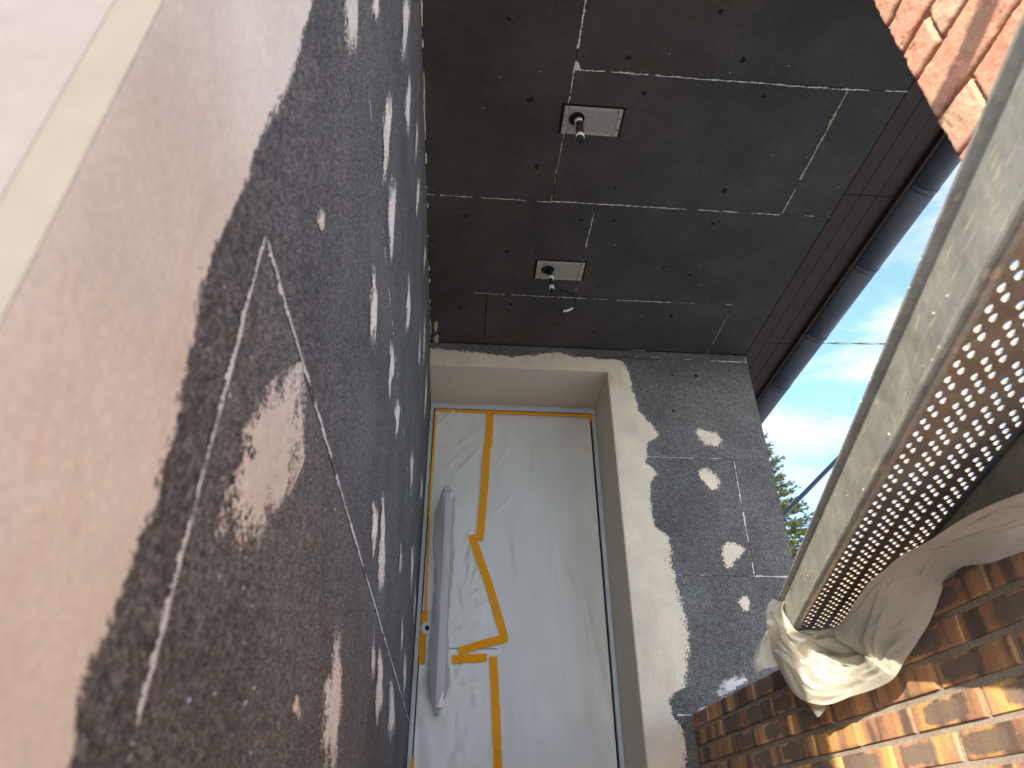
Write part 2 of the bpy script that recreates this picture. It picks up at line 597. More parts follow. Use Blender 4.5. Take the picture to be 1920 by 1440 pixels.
def mat_needles():
    t = NT('spruce_foliage')
    p = t.pos()
    n = t.noise(p, 3.0, 4, 0.6)
    c = t.ramp(n, [(0.3, (0.06, 0.085, 0.028)), (0.55, (0.12, 0.145, 0.040)), (0.75, (0.20, 0.205, 0.055))])
    b = t.bsdf(c, 0.6, 0, None, 0.3)
    tl = t.new('ShaderNodeBsdfTranslucent'); t.link(c, tl.inputs['Color'])
    m = t.new('ShaderNodeMixShader'); m.inputs[0].default_value = 0.3
    t.link(b, m.inputs[1]); t.link(tl.outputs[0], m.inputs[2])
    return t.done(m.outputs[0])


NEEDLES = mat_needles()

# ------------------------------------------------------------------ measured planes (relative to the lens)
H = 1.8237        # porch ceiling
XL = -0.1443      # side wall face
YB = 2.449        # door wall face
YD = 2.750        # door frame face, back of the reveal
XR = 0.627        # right side of the door opening
ZR = 1.705        # soffit of the door opening
XE = 1.262        # free end of the door wall, edge of the boarded ceiling
YC = 0.184        # outer corner of the side wall
GROUND = -EYE
XB = 0.789        # face of the brick wall and of the stone pillar
ZW = 0.348        # top of the brick wall

# ------------------------------------------------------------------ ground
gm = bmesh.new()
for lo, hi in (((-400, -400), (400, 700)),):
    f = gm.faces.new([gm.verts.new((x, y, GROUND)) for x, y in ((lo[0], lo[1]), (hi[0], lo[1]), (hi[0], hi[1]), (lo[0], hi[1]))])


def mat_lawn():
    t = NT('mown_lawn')
    p = t.pos()
    n = t.noise(p, 2.2, 6, 0.65)
    c = t.ramp(n, [(0.3, (0.055, 0.085, 0.025)), (0.7, (0.11, 0.13, 0.045))])
    return t.done(t.bsdf(c, 0.9, 0, t.bump(n, 0.6, 0.03), 0.1))


g = build_bm('ground', gm, mat_lawn())
tag(g, 'green lawn around the house', None, kind='structure')
pv = box('bounce_ground', (-30, -30, GROUND - 0.05), (30, 11.0, GROUND + 0.004), PALE_BOUNCE)  # unseen ground, made pale and wide to bounce light into the porch
tag(pv, 'unseen pale ground added to bounce light up into the porch', None, kind='structure')

# ------------------------------------------------------------------ surface pieces shared by walls and ceiling


def board(lo, hi, parent, mat=EPS, bevel=0.0012):
    return build_bm('insulation_board', box_bm(lo, hi, bevel), mat, parent)


def rag_strip(name, pts, nrm, width, mat, parent, lift=0.0008, seed=0, gap=0.0, step=0.006):
    """a joint filled with foam or adhesive: thin uneven bead lying on the boards"""
    rng = random.Random(seed)
    P = [Vector(p) for p in pts]
    nrm = Vector(nrm)
    path = []
    for a, b in zip(P[:-1], P[1:]):
        k = max(2, int((b - a).length / step))
        path += [a.lerp(b, i / k) for i in range(k)]
    path.append(P[-1])
    vs, fs, ed = [], [], []
    t = (P[-1] - P[0]).normalized()
    s = t.cross(nrm).normalized()
    w = width
    off = 0
    hold, on = 0, True
    for i, p in enumerate(path):
        if hold <= 0:
            on = rng.random() > gap
            hold = rng.randint(1, 8)
        hold -= 1
        w += (width * rng.uniform(0.3, 1.7) - w) * 0.75
        ww = w if on else w * 0.35
        off += rng.uniform(-1, 1) * width * 0.25 - off * 0.3
        c = p + nrm * lift + s * off
        n0 = len(vs)
        vs += [c - s * ww, c + nrm * width * 0.35, c + s * ww]
        ed += ([1.0, 0.15, 1.0] if on else [1.1, 0.85, 1.1])
        if i:
            fs += [(n0 - 3, n0 - 2, n0 + 1, n0), (n0 - 2, n0 - 1, n0 + 2, n0 + 1)]
    return build(name, vs, fs, mat, parent, smooth=True, edge=ed)


def blob(name, outline, nrm, mat, parent, lift=0.0010, rings=5, e0=0.0, e1=1.0, thick=0.0024):
    """a dab trowelled on a surface, domed by a millimetre; rim frayed by its material"""
    n = len(outline)
    c = sum((Vector(p) for p in outline), Vector()) / n
    nrm = Vector(nrm)
    vs, fs, ed = [c + nrm * (lift + thick)], [], [e0]
    for r in range(1, rings + 1):
        f = r / rings
        for p in outline:
            vs.append(c + (Vector(p) - c) * f + nrm * (lift + thick * (1 - f * f)))
            ed.append(e0 + (e1 - e0) * f ** 1.6)
    for k in range(n):
        k2 = (k + 1) % n
        fs.append((0, 1 + k, 1 + k2))
        for r in range(rings - 1):
            a, b = 1 + r * n, 1 + (r + 1) * n
            fs.append((a + k, b + k, b + k2, a + k2))
    return build(name, vs, fs, mat, parent, smooth=True, edge=ed)


def px_ellipse(u, v, w, h, ax, n=28, seed=0, wob=0.18):
    """outline of a dab seen at pixel (u,v), half sizes w,h; ax turns pixels into surface points"""
    rng = random.Random(seed)
    ph = [rng.uniform(0, 6.28) for _ in range(4)]
    out = []
    # the long axis follows the verticals of the place
    tx, ty = 108.0, -2842.0
    L = math.hypot(tx, ty); tx, ty = tx / L, ty / L
    for k in range(n):
        a = 2 * math.pi * k / n
        r = 1 + wob * (math.sin(2 * a + ph[0]) * .5 + math.sin(3 * a + ph[1]) * .6 + math.sin(5 * a + ph[2]) * .4)
        cx, cy = w * r * math.cos(a), h * r * math.sin(a)
        out.append(ax(u + cx * -ty + cy * tx, v + cx * tx + cy * ty))
    return out


# ------------------------------------------------------------------ side wall (left)
G = 0.0009
sw = thing('side_wall', (XL - 0.1, 1.4, GROUND), 'long side wall of dark grey insulation boards streaked with beige adhesive, left of the door', 'wall')
box('wall_core', (-1.6, YC + 0.004, GROUND), (XL - 0.022, 6.0, H + 0.9), RENDER_PINK, sw)
box('corner_strip', (XL - 0.0218, YC, GROUND), (XL - 0.0006, YC + 0.05, H - 0.002), RENDER_EDGE, sw, 0.0005)
TH = 0.0215
rows = [GROUND, -0.64, -0.14, 0.36, 0.86, 1.36, H - 0.003]
offs = [0.85, 0.55, 0.365, 1.30, 0.80, 1.10]
for r in range(6):
    z0, z1 = rows[r] + G, rows[r + 1] - G
    cuts = [YC + 0.0505] + [y for y in (offs[r], offs[r] + 1.0, offs[r] + 2.0) if y < YD - 0.05] + [YD + 0.012]
    for a, b in zip(cuts[:-1], cuts[1:]):
        if r == 2 and a < 0.3 or r == 3 and a < 0.3:
            continue
        board((XL - TH, a + G, z0), (XL, b - G, z1), sw)
# one board is cut to an L round the corner of its neighbour
ol = [(YC + 0.0514, rows[2] + G), (0.365 - G, rows[2] + G), (0.365 - G, rows[3] + G), (1.30 - G, rows[3] + G), (1.30 - G, rows[4] - G), (YC + 0.0514, rows[4] - G)]
nn = len(ol)
build('insulation_board', [(XL - TH, y, z) for y, z in ol] + [(XL, y, z) for y, z in ol], [tuple(reversed(range(nn))), tuple(nn + k for k in range(nn))] + [(k, (k + 1) % nn, nn + (k + 1) % nn, nn + k) for k in range(nn)], EPS, sw)
box('joint_bed', (XL - 0.0219, YC + 0.051, GROUND + 0.01), (XL - 0.0035, YD + 0.01, H - 0.01), DARK_GAP, sw)
NX = (1, 0, 0)
axL = lambda u, v: at_x(u, v, XL)
rag_strip('joint_filler', [(XL, 0.366, 0.358), (XL, 0.3655, -0.13)], NX, 0.0040, FILL_PALE, sw, seed=3, gap=0.16)
rag_strip('joint_filler', [(XL, 0.37, 0.360), (XL, 2.745, 0.362)], NX, 0.0042, FILL_PALE, sw, seed=4, gap=0.12)
rag_strip('joint_filler', [(XL, 0.6, 0.860), (XL, 2.44, 0.861)], NX, 0.0026, FILL_PALE, sw, seed=5, gap=0.62)
rag_strip('joint_filler', [(XL, 0.9, H - 0.003), (XL, 2.44, H - 0.003)], (0.7, 0, -0.7), 0.004, FILL_PALE, sw, seed=6, gap=0.66)
# base coat along the outer corner
bl = [(640, -420), (612, -160), (588, 0), (552, 130), (540, 170), (505, 235), (488, 262), (470, 330), (425, 410), (400, 470), (372, 580), (350, 700), (330, 790), (305, 880),
      (292, 960), (262, 1020), (242, 1075), (222, 1120), (205, 1190), (172, 1240), (150, 1300), (140, 1380), (128, 1450), (112, 1560)]
vs, fs, ed = [], [], []
prof = [(0.0, 0.0), (0.10, 0.0), (0.5, 0.0), (0.80, 0.05), (0.90, 0.22), (0.96, 0.5), (1.0, 0.72), (1.05, 1.0)]
for i, q in enumerate(bl):
    p = axL(*q)
    y1 = p.y
    for f, e in prof:
        y = YC + 0.0001 + (y1 - YC) * f
        vs.append((XL - 0.0005 if f < 0.01 else XL + 0.0018 * (1 - e) + 0.0004, y, p.z)); ed.append(e)
    if i:
        a, b = (i - 1) * len(prof), i * len(prof)
        fs += [(a + k, a + k + 1, b + k + 1, b + k) for k in range(len(prof) - 1)]
build('base_coat', vs, fs, COAT_WARM, sw, smooth=True, edge=ed)
# round dabs of adhesive, drawn long by the grazing view
dabs = [(658, 10, 15, 118, 0), (703, 8, 6, 42, 0), (758, 46, 7, 78, 0), (723, 250, 8, 95, 0), (763, 195, 6, 56, 0), (732, 408, 7, 100, 0), (779, 262, 3.2, 52, 1),
        (795, 150, 4, 95, 1), (782, 365, 3, 45, 0), (698, 577, 7.5, 80, 0), (764, 575, 4.2, 60, 0), (795, 482, 2.6, 34, 1), (731, 690, 5.5, 64, 0),
        (785, 655, 2.6, 44, 1), (794, 640, 2, 64, 1), (598, 412, 9, 26, 1), (743, 780, 4.2, 46, 0), (700, 990, 7, 50, 0), (714, 1030, 7, 108, 0), (749, 1050, 3, 40, 1),
        (770, 880, 4, 56, 1), (789, 915, 2.6, 34, 1), (771, 1062, 3.6, 56, 1), (619, 1330, 19, 150, 0), (551, 1325, 9, 32, 1), (697, 1238, 4.5, 56, 1), (709, 1290, 8, 78, 0),
        (732, 1335, 6.5, 72, 0), (757, 1262, 4, 58, 1), (797, 740, 2.4, 66, 1), (752, 1190, 2.6, 44, 1), (776, 1130, 2.2, 60, 1)]
for i, (u, v, w, h, k) in enumerate(dabs):
    blob('adhesive_dab', px_ellipse(u, v, w * 1.25, h * 1.12, axL, seed=20 + i, wob=0.24), NX, COAT_THIN if k else COAT_DAB, sw)
big = [(566, 676), (572, 740), (570, 800), (570, 860), (552, 905), (530, 945), (505, 985), (485, 1025), (455, 1050), (425, 1060), (398, 1035), (392, 985), (398, 930), (410, 890), (432, 850),
       (452, 805), (470, 770), (495, 725), (530, 692)]
vsb = [axL(*q) for q in big]
o = blob('adhesive_dab', vsb, NX, COAT_DAB, sw, rings=7)
# this one fades towards its lower end
at = o.data.attributes['edge']
for i, v in enumerate(o.data.vertices):
    zz = (v.co + o.location + sw.location - OFF).z
    at.data[i].value = min(1.2, at.data[i].value * 0.55 + max(0, (0.245 - zz)) * 2.6)
crumb = bpy.data.meshes.new('foam_crumb')
bmc = bmesh.new(); bmesh.ops.create_icosphere(bmc, subdivisions=1, radius=1); bmc.to_mesh(crumb); bmc.free()
CRUMB = mat_plain('white_crumb', (0.62, 0.65, 0.70), 0.8)
crumb.materials.append(CRUMB)
crumb_me_b = crumb.copy(); crumb_me_b.name = 'cement_splash'
crumb_me_b.materials.clear(); crumb_me_b.materials.append(mat_plain('dried_cement_drop', (0.42, 0.38, 0.32), 0.95))
for i, (u, v) in enumerate([(420, 538), (410, 1080), (458, 1206), (402, 1300), (460, 1318), (470, 1412), (476, 1290), (456, 1102), (472, 1136), (430, 742), (355, 1312), (610, 955), (628, 955)]):
    p = axL(u, v)
    o = bpy.data.objects.new('foam_crumb', crumb)
    d = (p).length
    s = random.uniform(0.0011, 0.0019) * (0.55 + d)
    o.scale = (0.0008, s * 0.8, s * random.uniform(0.8, 1.6))
    o.rotation_euler = (random.uniform(-0.6, 0.6), 0, 0)
    link_at(o, p + OFF, sw)
# pale render round the corner, facing the street
cr = build_bm('corner_face', box_bm((-1.6, YC + 0.0005, GROUND), (XL - 0.0222, YC + 0.0038, H + 0.88)), RENDER_PINK, sw)
#box('corner_bead', (XL - 0.0300, YC + 0.0002, GROUND), (XL - 0.0270, YC + 0.0012, H - 0.01), RENDER_EDGE, sw, 0.0006)

# ------------------------------------------------------------------ porch ceiling
pc = thing('porch_ceiling', (0.55, 1.2, H), 'dark grey insulation boards of the porch ceiling above the door', 'ceiling')
pxz = lambda u, v: at_z(u, v, H)
Y1, Y2, Y3 = 1.134, 1.620, 2.112
XJ = 0.281
ZT = H + 0.10
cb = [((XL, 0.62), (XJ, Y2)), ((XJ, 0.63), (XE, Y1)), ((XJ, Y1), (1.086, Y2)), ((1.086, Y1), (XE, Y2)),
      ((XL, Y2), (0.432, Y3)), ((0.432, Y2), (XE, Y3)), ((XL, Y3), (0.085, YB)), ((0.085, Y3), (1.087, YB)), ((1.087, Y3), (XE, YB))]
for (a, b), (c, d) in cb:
    board((a + G, b + G, H), (c - G, d - G, ZT), pc, EPS_SHADED)
box('roof_deck', (-1.9, 0.60, H + 0.103), (XE + 0.02, 8.0, H + 0.9), SOFFIT, pc)
NZ = (0, 0, -1)
J = [([(XJ, 0.75), (XJ, 1.24)], 0.0042, FILL_PALE, 0.12), ([(XJ + 0.001, 1.345), (XJ - 0.004, Y2)], 0.0030, FILL_AMBER, 0.30), ([(XJ, Y1), (1.086, Y1 + 0.004), (XE, Y1 - 0.004)], 0.0042, FILL_PALE, 0.10),
     ([(XL, Y2), (XJ, Y2 + 0.004)], 0.0034, FILL_PALE, 0.28), ([(XJ, Y2), (1.08, Y2 + 0.002)], 0.0040, FILL_PALE, 0.14), ([(1.09, Y2), (XE, Y2)], 0.0026, FILL_PALE, 0.6),
     ([(0.432, Y2), (0.432, 1.90)], 0.0032, FILL_PALE, 0.25), ([(0.432, 2.01), (0.432, Y3)], 0.0026, FILL_AMBER, 0.3),
     ([(0.03, Y3), (0.85, Y3 + 0.003)], 0.0030, FILL_PALE, 0.22), ([(0.85, Y3), (XE, Y3)], 0.0020, FILL_PALE, 0.8),
     ([(1.086, Y1), (1.087, Y2)], 0.0050, FILL_AMBER, 0.05), ([(1.087, Y3 + 0.06), (1.087, YB)], 0.0036, FILL_AMBER, 0.2), ([(0.72, YB - 0.003), (0.80, YB - 0.003)], 0.003, FILL_PALE, 0.2)]
for i, (pp, w, m, gp) in enumerate(J):
    rag_strip('joint_filler', [(x, y, H) for x, y in pp], NZ, w * 0.78, m, pc, seed=60 + i, gap=gp + 0.06)
rag_strip('joint_filler', [(0.085, Y3, H), (0.085, YB, H)], NZ, 0.002, HOLE, pc, seed=90)
blob('foam_lump', px_ellipse(1082, 123, 5, 9, pxz, seed=3), NZ, FILL_PALE, pc, e1=0.7)
Z3 = lambda x, y: (780 + x / 2.118, y / 2.118)
dim = [(843, 228), (905, 370), (1300, 238), (1380, 383), (370, 75), (455, 395), (480, 662), (790, 745), (655, 872), (785, 875), (1225, 757), (1178, 888), (195, 858), (360, 1000), (475, 1005),
       (1090, 1093), (725, 1138), (376, 1208), (175, 1220), (577, 1150), (710, 1320), (1013, 1253), (1205, 1335), (1210, 45), (560, 1290), (985, 1060)]
for i, q in enumerate(dim):
    u, v = Z3(*q)
    c = pxz(u, v)
    R = random.uniform(0.008, 0.014)
    ol = [c + Vector((math.cos(a) * R * random.uniform(.8, 1.2), math.sin(a) * R * random.uniform(.8, 1.2), 0)) for a in [k * 2 * math.pi / 14 for k in range(14)]]
    blob('fixing_dimple', ol, NZ, HOLE, pc, lift=0.0005, rings=3, thick=0)
for i, (u, v) in enumerate([(817, 612), (818, 636)]):
    blob('foam_lump', px_ellipse(u, v, 4.5, 10, pxz, seed=i), NZ, FILL_AMBER, pc, e1=0.6)

# ------------------------------------------------------------------ door wall
dw = thing('door_wall', (0.8, YB, GROUND), 'dark grey insulated wall around the masked door, ending against the sky', 'wall')
axB = lambda u, v: at_y(u, v, YB)
NY = (0, -1, 0)
zj = [GROUND, -0.64, -0.15, 0.345, 0.812, 1.293, 1.781, H - 0.002]
xc = [None, None, None, 0.95, 1.102, None, 1.087]
for i in range(7):
    cuts = [XR + 0.0] + ([1.103] if i == 4 else [0.93] if i in (2,) else []) + [XE]
    for a, b in zip(cuts[:-1], cuts[1:]):
        board((a + (G if a != XR else 0), YB, zj[i] + G), (b - (G if b != XE else 0), YB + 0.12, zj[i + 1] - G), dw)
board((XL + 0.0005, YB, ZR), (XR - G, YB + 0.12, H - 0.002), dw)
box('wall_core', (XR, YB + 0.1205, GROUND), (XE, 8.0, H + 0.1), RENDER_PINK, dw)
box('lintel', (XL + 0.0005, YB + 0.1205, ZR), (XR - 0.0005, YD + 0.2, H + 0.1), RENDER_PINK, dw)
box('reveal_soffit', (XL + 0.001, YB - 0.0010, ZR - 0.004), (XR, YD + 0.06, ZR - 0.0003), REVEAL, dw, 0.0015)
box('reveal_side', (XR - 0.004, YB - 0.0010, GROUND), (XR - 0.0003, YD + 0.06, ZR - 0.0042), REVEAL, dw, 0.0015)
for i, (pp, w, gp) in enumerate([([(0.75, 1.293), (XE, 1.294)], 0.0018, 0.45), ([(1.10, 0.812), (XE, 0.812)], 0.0036, 0.08), ([(0.80, 0.812), (1.10, 0.813)], 0.0018, 0.5),
                                 ([(1.108, 1.29), (1.098, 0.815)], 0.0030, 0.16), ([(1.09, 1.782), (XE, 1.782)], 0.0040, 0.15), ([(0.75, 1.79), (1.09, 1.782)], 0.0016, 0.7),
                                 ([(0.74, 0.345), (0.79, 0.345)], 0.004, 0.1), ([(1.258, H - 0.004), (1.258, 1.78)], 0.004, 0.2)]):
    rag_strip('joint_filler', [(x, YB, z) for x, z in pp], NY, w, FILL_PALE, dw, seed=120 + i, gap=gp)
# base coat beside and above the opening, frayed outer rim
br = [(1164, 676), (1178, 690), (1186, 715), (1190, 738), (1200, 770), (1214, 788), (1228, 803), (1236, 818), (1216, 832), (1214, 868), (1226, 876), (1234, 888), (1222, 905), (1222, 940), (1228, 985), (1246, 998),
      (1258, 1010), (1262, 1045), (1268, 1080), (1276, 1110), (1286, 1150), (1293, 1190), (1294, 1235), (1292, 1268), (1288, 1290), (1262, 1300), (1258, 1320), (1268, 1345), (1282, 1368), (1290, 1400), (1288, 1450), (1296, 1540)]
vs, fs, ed = [], [], []
prof = [(0.0, 0.0), (0.55, 0.0), (0.75, 0.12), (0.87, 0.30), (0.95, 0.52), (1.0, 0.75), (1.06, 1.0)]
for i, q in enumerate(br):
    p = axB(*q)
    z = p.z
    for f, e in prof:
        vs.append((XR - 0.0002 + (p.x - XR) * f, YB - 0.0004 - 0.0016 * (1 - e), z)); ed.append(e)
    if i:
        a, b = (i - 1) * len(prof), i * len(prof)
        fs += [(a + k, a + k + 1, b + k + 1, b + k) for k in range(len(prof) - 1)]
build('base_coat', vs, fs, COAT_WALL, dw, smooth=True, edge=ed)
tp = [(806, 650), (850, 655), (900, 659), (940, 664), (960, 668), (1000, 663), (1050, 659), (1070, 667), (1100, 668), (1130, 672), (1150, 672), (1168, 676)]
vs, fs, ed = [], [], []
for i, q in enumerate(tp):
    p = axB(*q)
    x = min(max(p.x, XL + 0.001), XR + 0.08)
    for f, e in prof:
        vs.append((x, YB - 0.0006 - 0.0016 * (1 - e), ZR - 0.003 + (p.z - ZR) * f)); ed.append(e)
    if i:
        a, b = (i - 1) * len(prof), i * len(prof)
        fs += [(a + k, a + k + 1, b + k + 1, b + k) for k in range(len(prof) - 1)]
build('base_coat', vs, fs, COAT_WALL, dw, smooth=True, edge=ed)
for i, (u, v, pts) in enumerate([(1328, 822, [(1298, 806), (1310, 800), (1330, 804), (1350, 812), (1360, 826), (1355, 838), (1342, 842), (1325, 838), (1308, 826)]),
                                 (1332, 898, [(1306, 884), (1318, 874), (1334, 878), (1350, 892), (1356, 906), (1348, 922), (1336, 924), (1322, 912), (1310, 900)]),
                                 (1372, 1040, [(1345, 1040), (1350, 1024), (1362, 1014), (1380, 1014), (1402, 1026), (1394, 1044), (1378, 1058), (1364, 1070), (1352, 1058)]),
                                 (1396, 1130, [(1382, 1128), (1390, 1115), (1402, 1116), (1409, 1130), (1404, 1146), (1392, 1148)])]):
    ol = [axB(*q) for q in pts]
    cc = sum(ol, Vector()) / len(ol)
    ol = [cc + (p - cc) * 1.12 for p in ol]
    fine = []
    for k in range(len(ol)):
        fine += [ol[k], (ol[k] + ol[(k + 1) % len(ol)]) / 2 * 1.0]
    blob('adhesive_dab', fine, NY, COAT_WALL, dw)
for i, pts in enumerate([[(1322, 1318), (1330, 1295), (1345, 1275), (1375, 1262), (1410, 1250), (1418, 1240), (1424, 1270), (1380, 1300), (1345, 1322)],
                         [(1298, 1342), (1305, 1328), (1330, 1318), (1340, 1326), (1320, 1345)]]):
    blob('mortar_smear', [axB(*q) for q in pts], NY, COAT_SMEAR, dw)
for (u, v, R) in [(1305, 705, 0.012), (1262, 770, 0.009), (1261, 703, 0.008)]:
    c = axB(u, v)
    ol = [c + Vector((math.cos(a) * R, 0, math.sin(a) * R * 1.2)) for a in [k * 2 * math.pi / 12 for k in range(12)]]
    blob('fixing_dimple', ol, NY, HOLE, dw, lift=0.0005, rings=3, thick=0)

# ------------------------------------------------------------------ door
FLOOR = -0.46
dr = thing('entrance_door', (0.24, YD + 0.03, FLOOR), 'grey entrance door under masking film and orange tape', 'door')
fx0, fx1 = XL + 0.002, XR - 0.0045
box('frame', (fx0, YD, FLOOR), (fx0 + 0.016, YD + 0.07, ZR - 0.034), FRAME, dr, 0.002)
box('frame', (fx1 - 0.018, YD, FLOOR), (fx1, YD + 0.07, ZR - 0.034), FRAME, dr, 0.002)
box('frame', (fx0, YD, ZR - 0.0335), (fx1, YD + 0.07, ZR - 0.0045), FRAME, dr, 0.002)
box('gasket', (fx0 + 0.0165, YD + 0.012, FLOOR), (fx1 - 0.0185, YD + 0.018, ZR - 0.034), GASKET, dr)
LX0, LX1, LZ1 = fx0 + 0.020, fx1 - 0.0265, ZR - 0.042
box('leaf', (LX0, YD + 0.004, FLOOR + 0.01), (LX1, YD + 0.0118, LZ1), LEAF, dr, 0.002)
# pull bar in its wrapping
P1 = at_y(842, 925, YD - 0.075); P2 = at_y(823, 1328, YD - 0.075)
bx = (P1.x + P2.x) / 2
pb = box('pull_handle', (bx - 0.014, YD - 0.09, P2.z), (bx + 0.014, YD - 0.062, P1.z), BAR, dr, 0.003, 2)
for zz in (P1.z - 0.10, P2.z + 0.12):
    tube('handle_post', [(bx, YD - 0.064, zz), (bx, YD + 0.006, zz)], 0.011, STEEL, pb, 10)
rng = random.Random(5)
vs, fs = [], []
NZW, NA = 46, 22
for i in range(NZW + 1):
    f = i / NZW
    z = P2.z - 0.022 + (P1.z + 0.03 - P2.z + 0.022) * f
    t = min(1, f / 0.16); t2 = min(1, (1 - f) / 0.10)
    s = (0.15 + 0.85 * (1 - (1 - t) ** 2)) * (0.25 + 0.75 * (1 - (1 - t2) ** 2))
    for k in range(NA):
        a = 2 * math.pi * k / NA
        rx = (0.034 + 0.004 * math.sin(f * 9 + 1)) * s * (1 + 0.16 * math.sin(3 * a + f * 14) + 0.08 * math.sin(7 * a - f * 31)) + 0.002 * rng.uniform(-1, 1)
        ry = 0.030 * s * (1 + 0.12 * math.sin(4 * a + f * 10)) + 0.0015 * rng.uniform(-1, 1)
        vs.append((bx - 0.010 + rx * math.cos(a), YD - 0.076 + ry * math.sin(a), z + 0.004 * math.sin(5 * a)))
for i in range(NZW):
    for k in range(NA):
        k2 = (k + 1) % NA
        fs.append((i * NA + k, i * NA + k2, (i + 1) * NA + k2, (i + 1) * NA + k))
fs.append(tuple(reversed(range(NA)))); fs.append(tuple(NZW * NA + k for k in range(NA)))
wrp = build('handle_wrap', vs, fs, WRAP, None, smooth=True)
tag(wrp, 'clear crumpled plastic sleeve wrapped around the long door handle', 'plastic wrap')
# lock cylinder
lc = at_y(800, 1178, YD - 0.006)
lx = lc.x + 0.002
lk = tube('lock_rosette', [(lx, YD + 0.004, lc.z), (lx, YD - 0.007, lc.z), (lx, YD - 0.009, lc.z)], 0.025, WHITE_TAPE, dr, 24, rfun=lambda t: 1 if t < 0.6 else 0.9)
tube('lock_cylinder', [(lx, YD - 0.0085, lc.z), (lx, YD - 0.0125, lc.z)], 0.009, GASKET, lk, 14)


# masking film: gathered sheets hung on the leaf
def film(name, poly_l, poly_r, zs, y, creases, mat, label, seed, nx=46, nz=110, amp=2.2, z_lo=None):
    """sheet between two vertical edge functions; creases = (x, z, angle, length, width, height)"""
    vs, fs = [], []
    z0, z1 = zs
    rg = random.Random(seed)
    ph = [rg.uniform(0, 6.28) for _ in range(8)]
    for j in range(nz + 1):
        z = z0 + (z1 - z0) * j / nz
        a, b = poly_l(z), poly_r(z)
        for i in range(nx + 1):
            f = i / nx
            x = a + (b - a) * f
            h = 0.0006 * math.sin(23 * x + 5 * z + ph[0]) + 0.0005 * math.sin(11 * z - 31 * x + ph[1]) + 0.0004 * math.sin(70 * x + 17 * z + ph[2])
            for (cx, cz, an, L, w, hh) in creases:
                dx, dz = x - cx, z - cz
                s = dx * math.cos(an) + dz * math.sin(an)
                t = -dx * math.sin(an) + dz * math.cos(an)
                if -0.15 * L < s < L * 1.15:
                    fall = max(0, 1 - abs(s / L - 0.35) / 0.85) ** 1.3
                    h += hh * fall * math.exp(-(t / (w * (0.4 + 0.9 * max(0, s) / L))) ** 2)
            vs.append((x, y - min(0.0065, abs(h) * amp), z))
    for j in range(nz):
        for i in range(nx):
            q = j * (nx + 1) + i
            fs.append((q, q + 1, q + nx + 2, q + nx + 1))
    o = build(name, vs, fs, mat, None, smooth=True)
    return tag(o, label, 'plastic film')


def lin(pts, ax=None):
    zz = sorted([(p.z, p.x) for p in pts])
    def fn(z):
        if z <= zz[0][0]:
            return zz[0][1]
        for (a, xa), (b, xb) in zip(zz[:-1], zz[1:]):
            if z <= b:
                return xa + (xb - xa) * (z - a) / (b - a + 1e-9)
        return zz[-1][1]
    return fn


axD = lambda u, v: at_y(u, v, YD + 0.001)
rg = random.Random(11)
seam = [(919, 772), (915, 840), (908, 920), (900, 1012), (893, 1014), (920, 1100), (946, 1196), (935, 1226), (930, 1300), (935, 1440), (938, 1560)]
seamf = lin([axD(*q) for q in seam])
cr_r = []
top = axD(925, 780)
for k in range(7):                       # fans of creases from the taped seam
    p = axD(922 - k * 2, 880 + k * 22)
    cr_r.append((p.x + 0.01, p.z, math.radians(62 - k * 5 + rg.uniform(-4, 4)), rg.uniform(0.10, 0.20), rg.uniform(0.004, 0.009), rg.uniform(0.002, 0.0045)))
for k in range(6):                       # upright pulls beside the right frame
    p = axD(1128 + k * 7 - (k % 2) * 10, 1300 + k * 18)
    cr_r.append((p.x, p.z, math.radians(96 + rg.uniform(-3, 3)), rg.uniform(0.25, 0.5), rg.uniform(0.006, 0.012), rg.uniform(0.003, 0.006)))
for k in range(9):
    p = axD(rg.uniform(950, 1100), rg.uniform(900, 1400))
    cr_r.append((p.x, p.z, math.radians(rg.uniform(80, 110)), rg.uniform(0.3, 0.7), rg.uniform(0.015, 0.04), rg.uniform(0.0015, 0.003)))
film('masking_film', lambda z: seamf(z) - 0.012, lambda z: LX1 - 0.002, (FLOOR + 0.02, LZ1 - 0.004), YD + 0.0030, cr_r, FILM,
     'wide pale grey masking film over the right part of the door', 1, 60, 150)
cr_l = []
for k in range(10):
    p = axD(822 + rg.uniform(0, 50), 900 - rg.uniform(0, 110))
    cr_l.append((p.x, p.z, math.radians(rg.choice([38, 44, 52, -42, -36]) + rg.uniform(-5, 5)), rg.uniform(0.10, 0.24), rg.uniform(0.004, 0.008), rg.uniform(0.0025, 0.005)))
for k in range(12):
    p = axD(rg.uniform(850, 900), rg.uniform(1000, 1190))
    cr_l.append((p.x, p.z, math.radians(rg.choice([20, 28, 85, 100, 70])), rg.uniform(0.08, 0.18), rg.uniform(0.004, 0.008), rg.uniform(0.003, 0.006)))
zlo = axD(880, 1216).z
film('masking_film', lambda z: LX0 + 0.002, lambda z: seamf(z) - 0.004, (zlo, LZ1 - 0.006), YD - 0.0030, cr_l, FILM_WARM,
     'crinkled film on the upper left of the door, behind the wrapped handle', 2, 30, 110)
cr_b = []
for k in range(22):
    p = axD(rg.uniform(780, 920), rg.uniform(1255, 1440))
    cr_b.append((p.x, p.z, math.radians(rg.uniform(-60, 60)), rg.uniform(0.05, 0.14), rg.uniform(0.004, 0.009), rg.uniform(0.0025, 0.005)))
film('masking_film', lambda z: LX0 + 0.002, lambda z: seamf(z) - 0.004, (FLOOR + 0.02, axD(880, 1218).z), YD - 0.0025, cr_b, FILM_WARM,
     'puckered film on the lower left of the door, below the handle', 3, 36, 60)


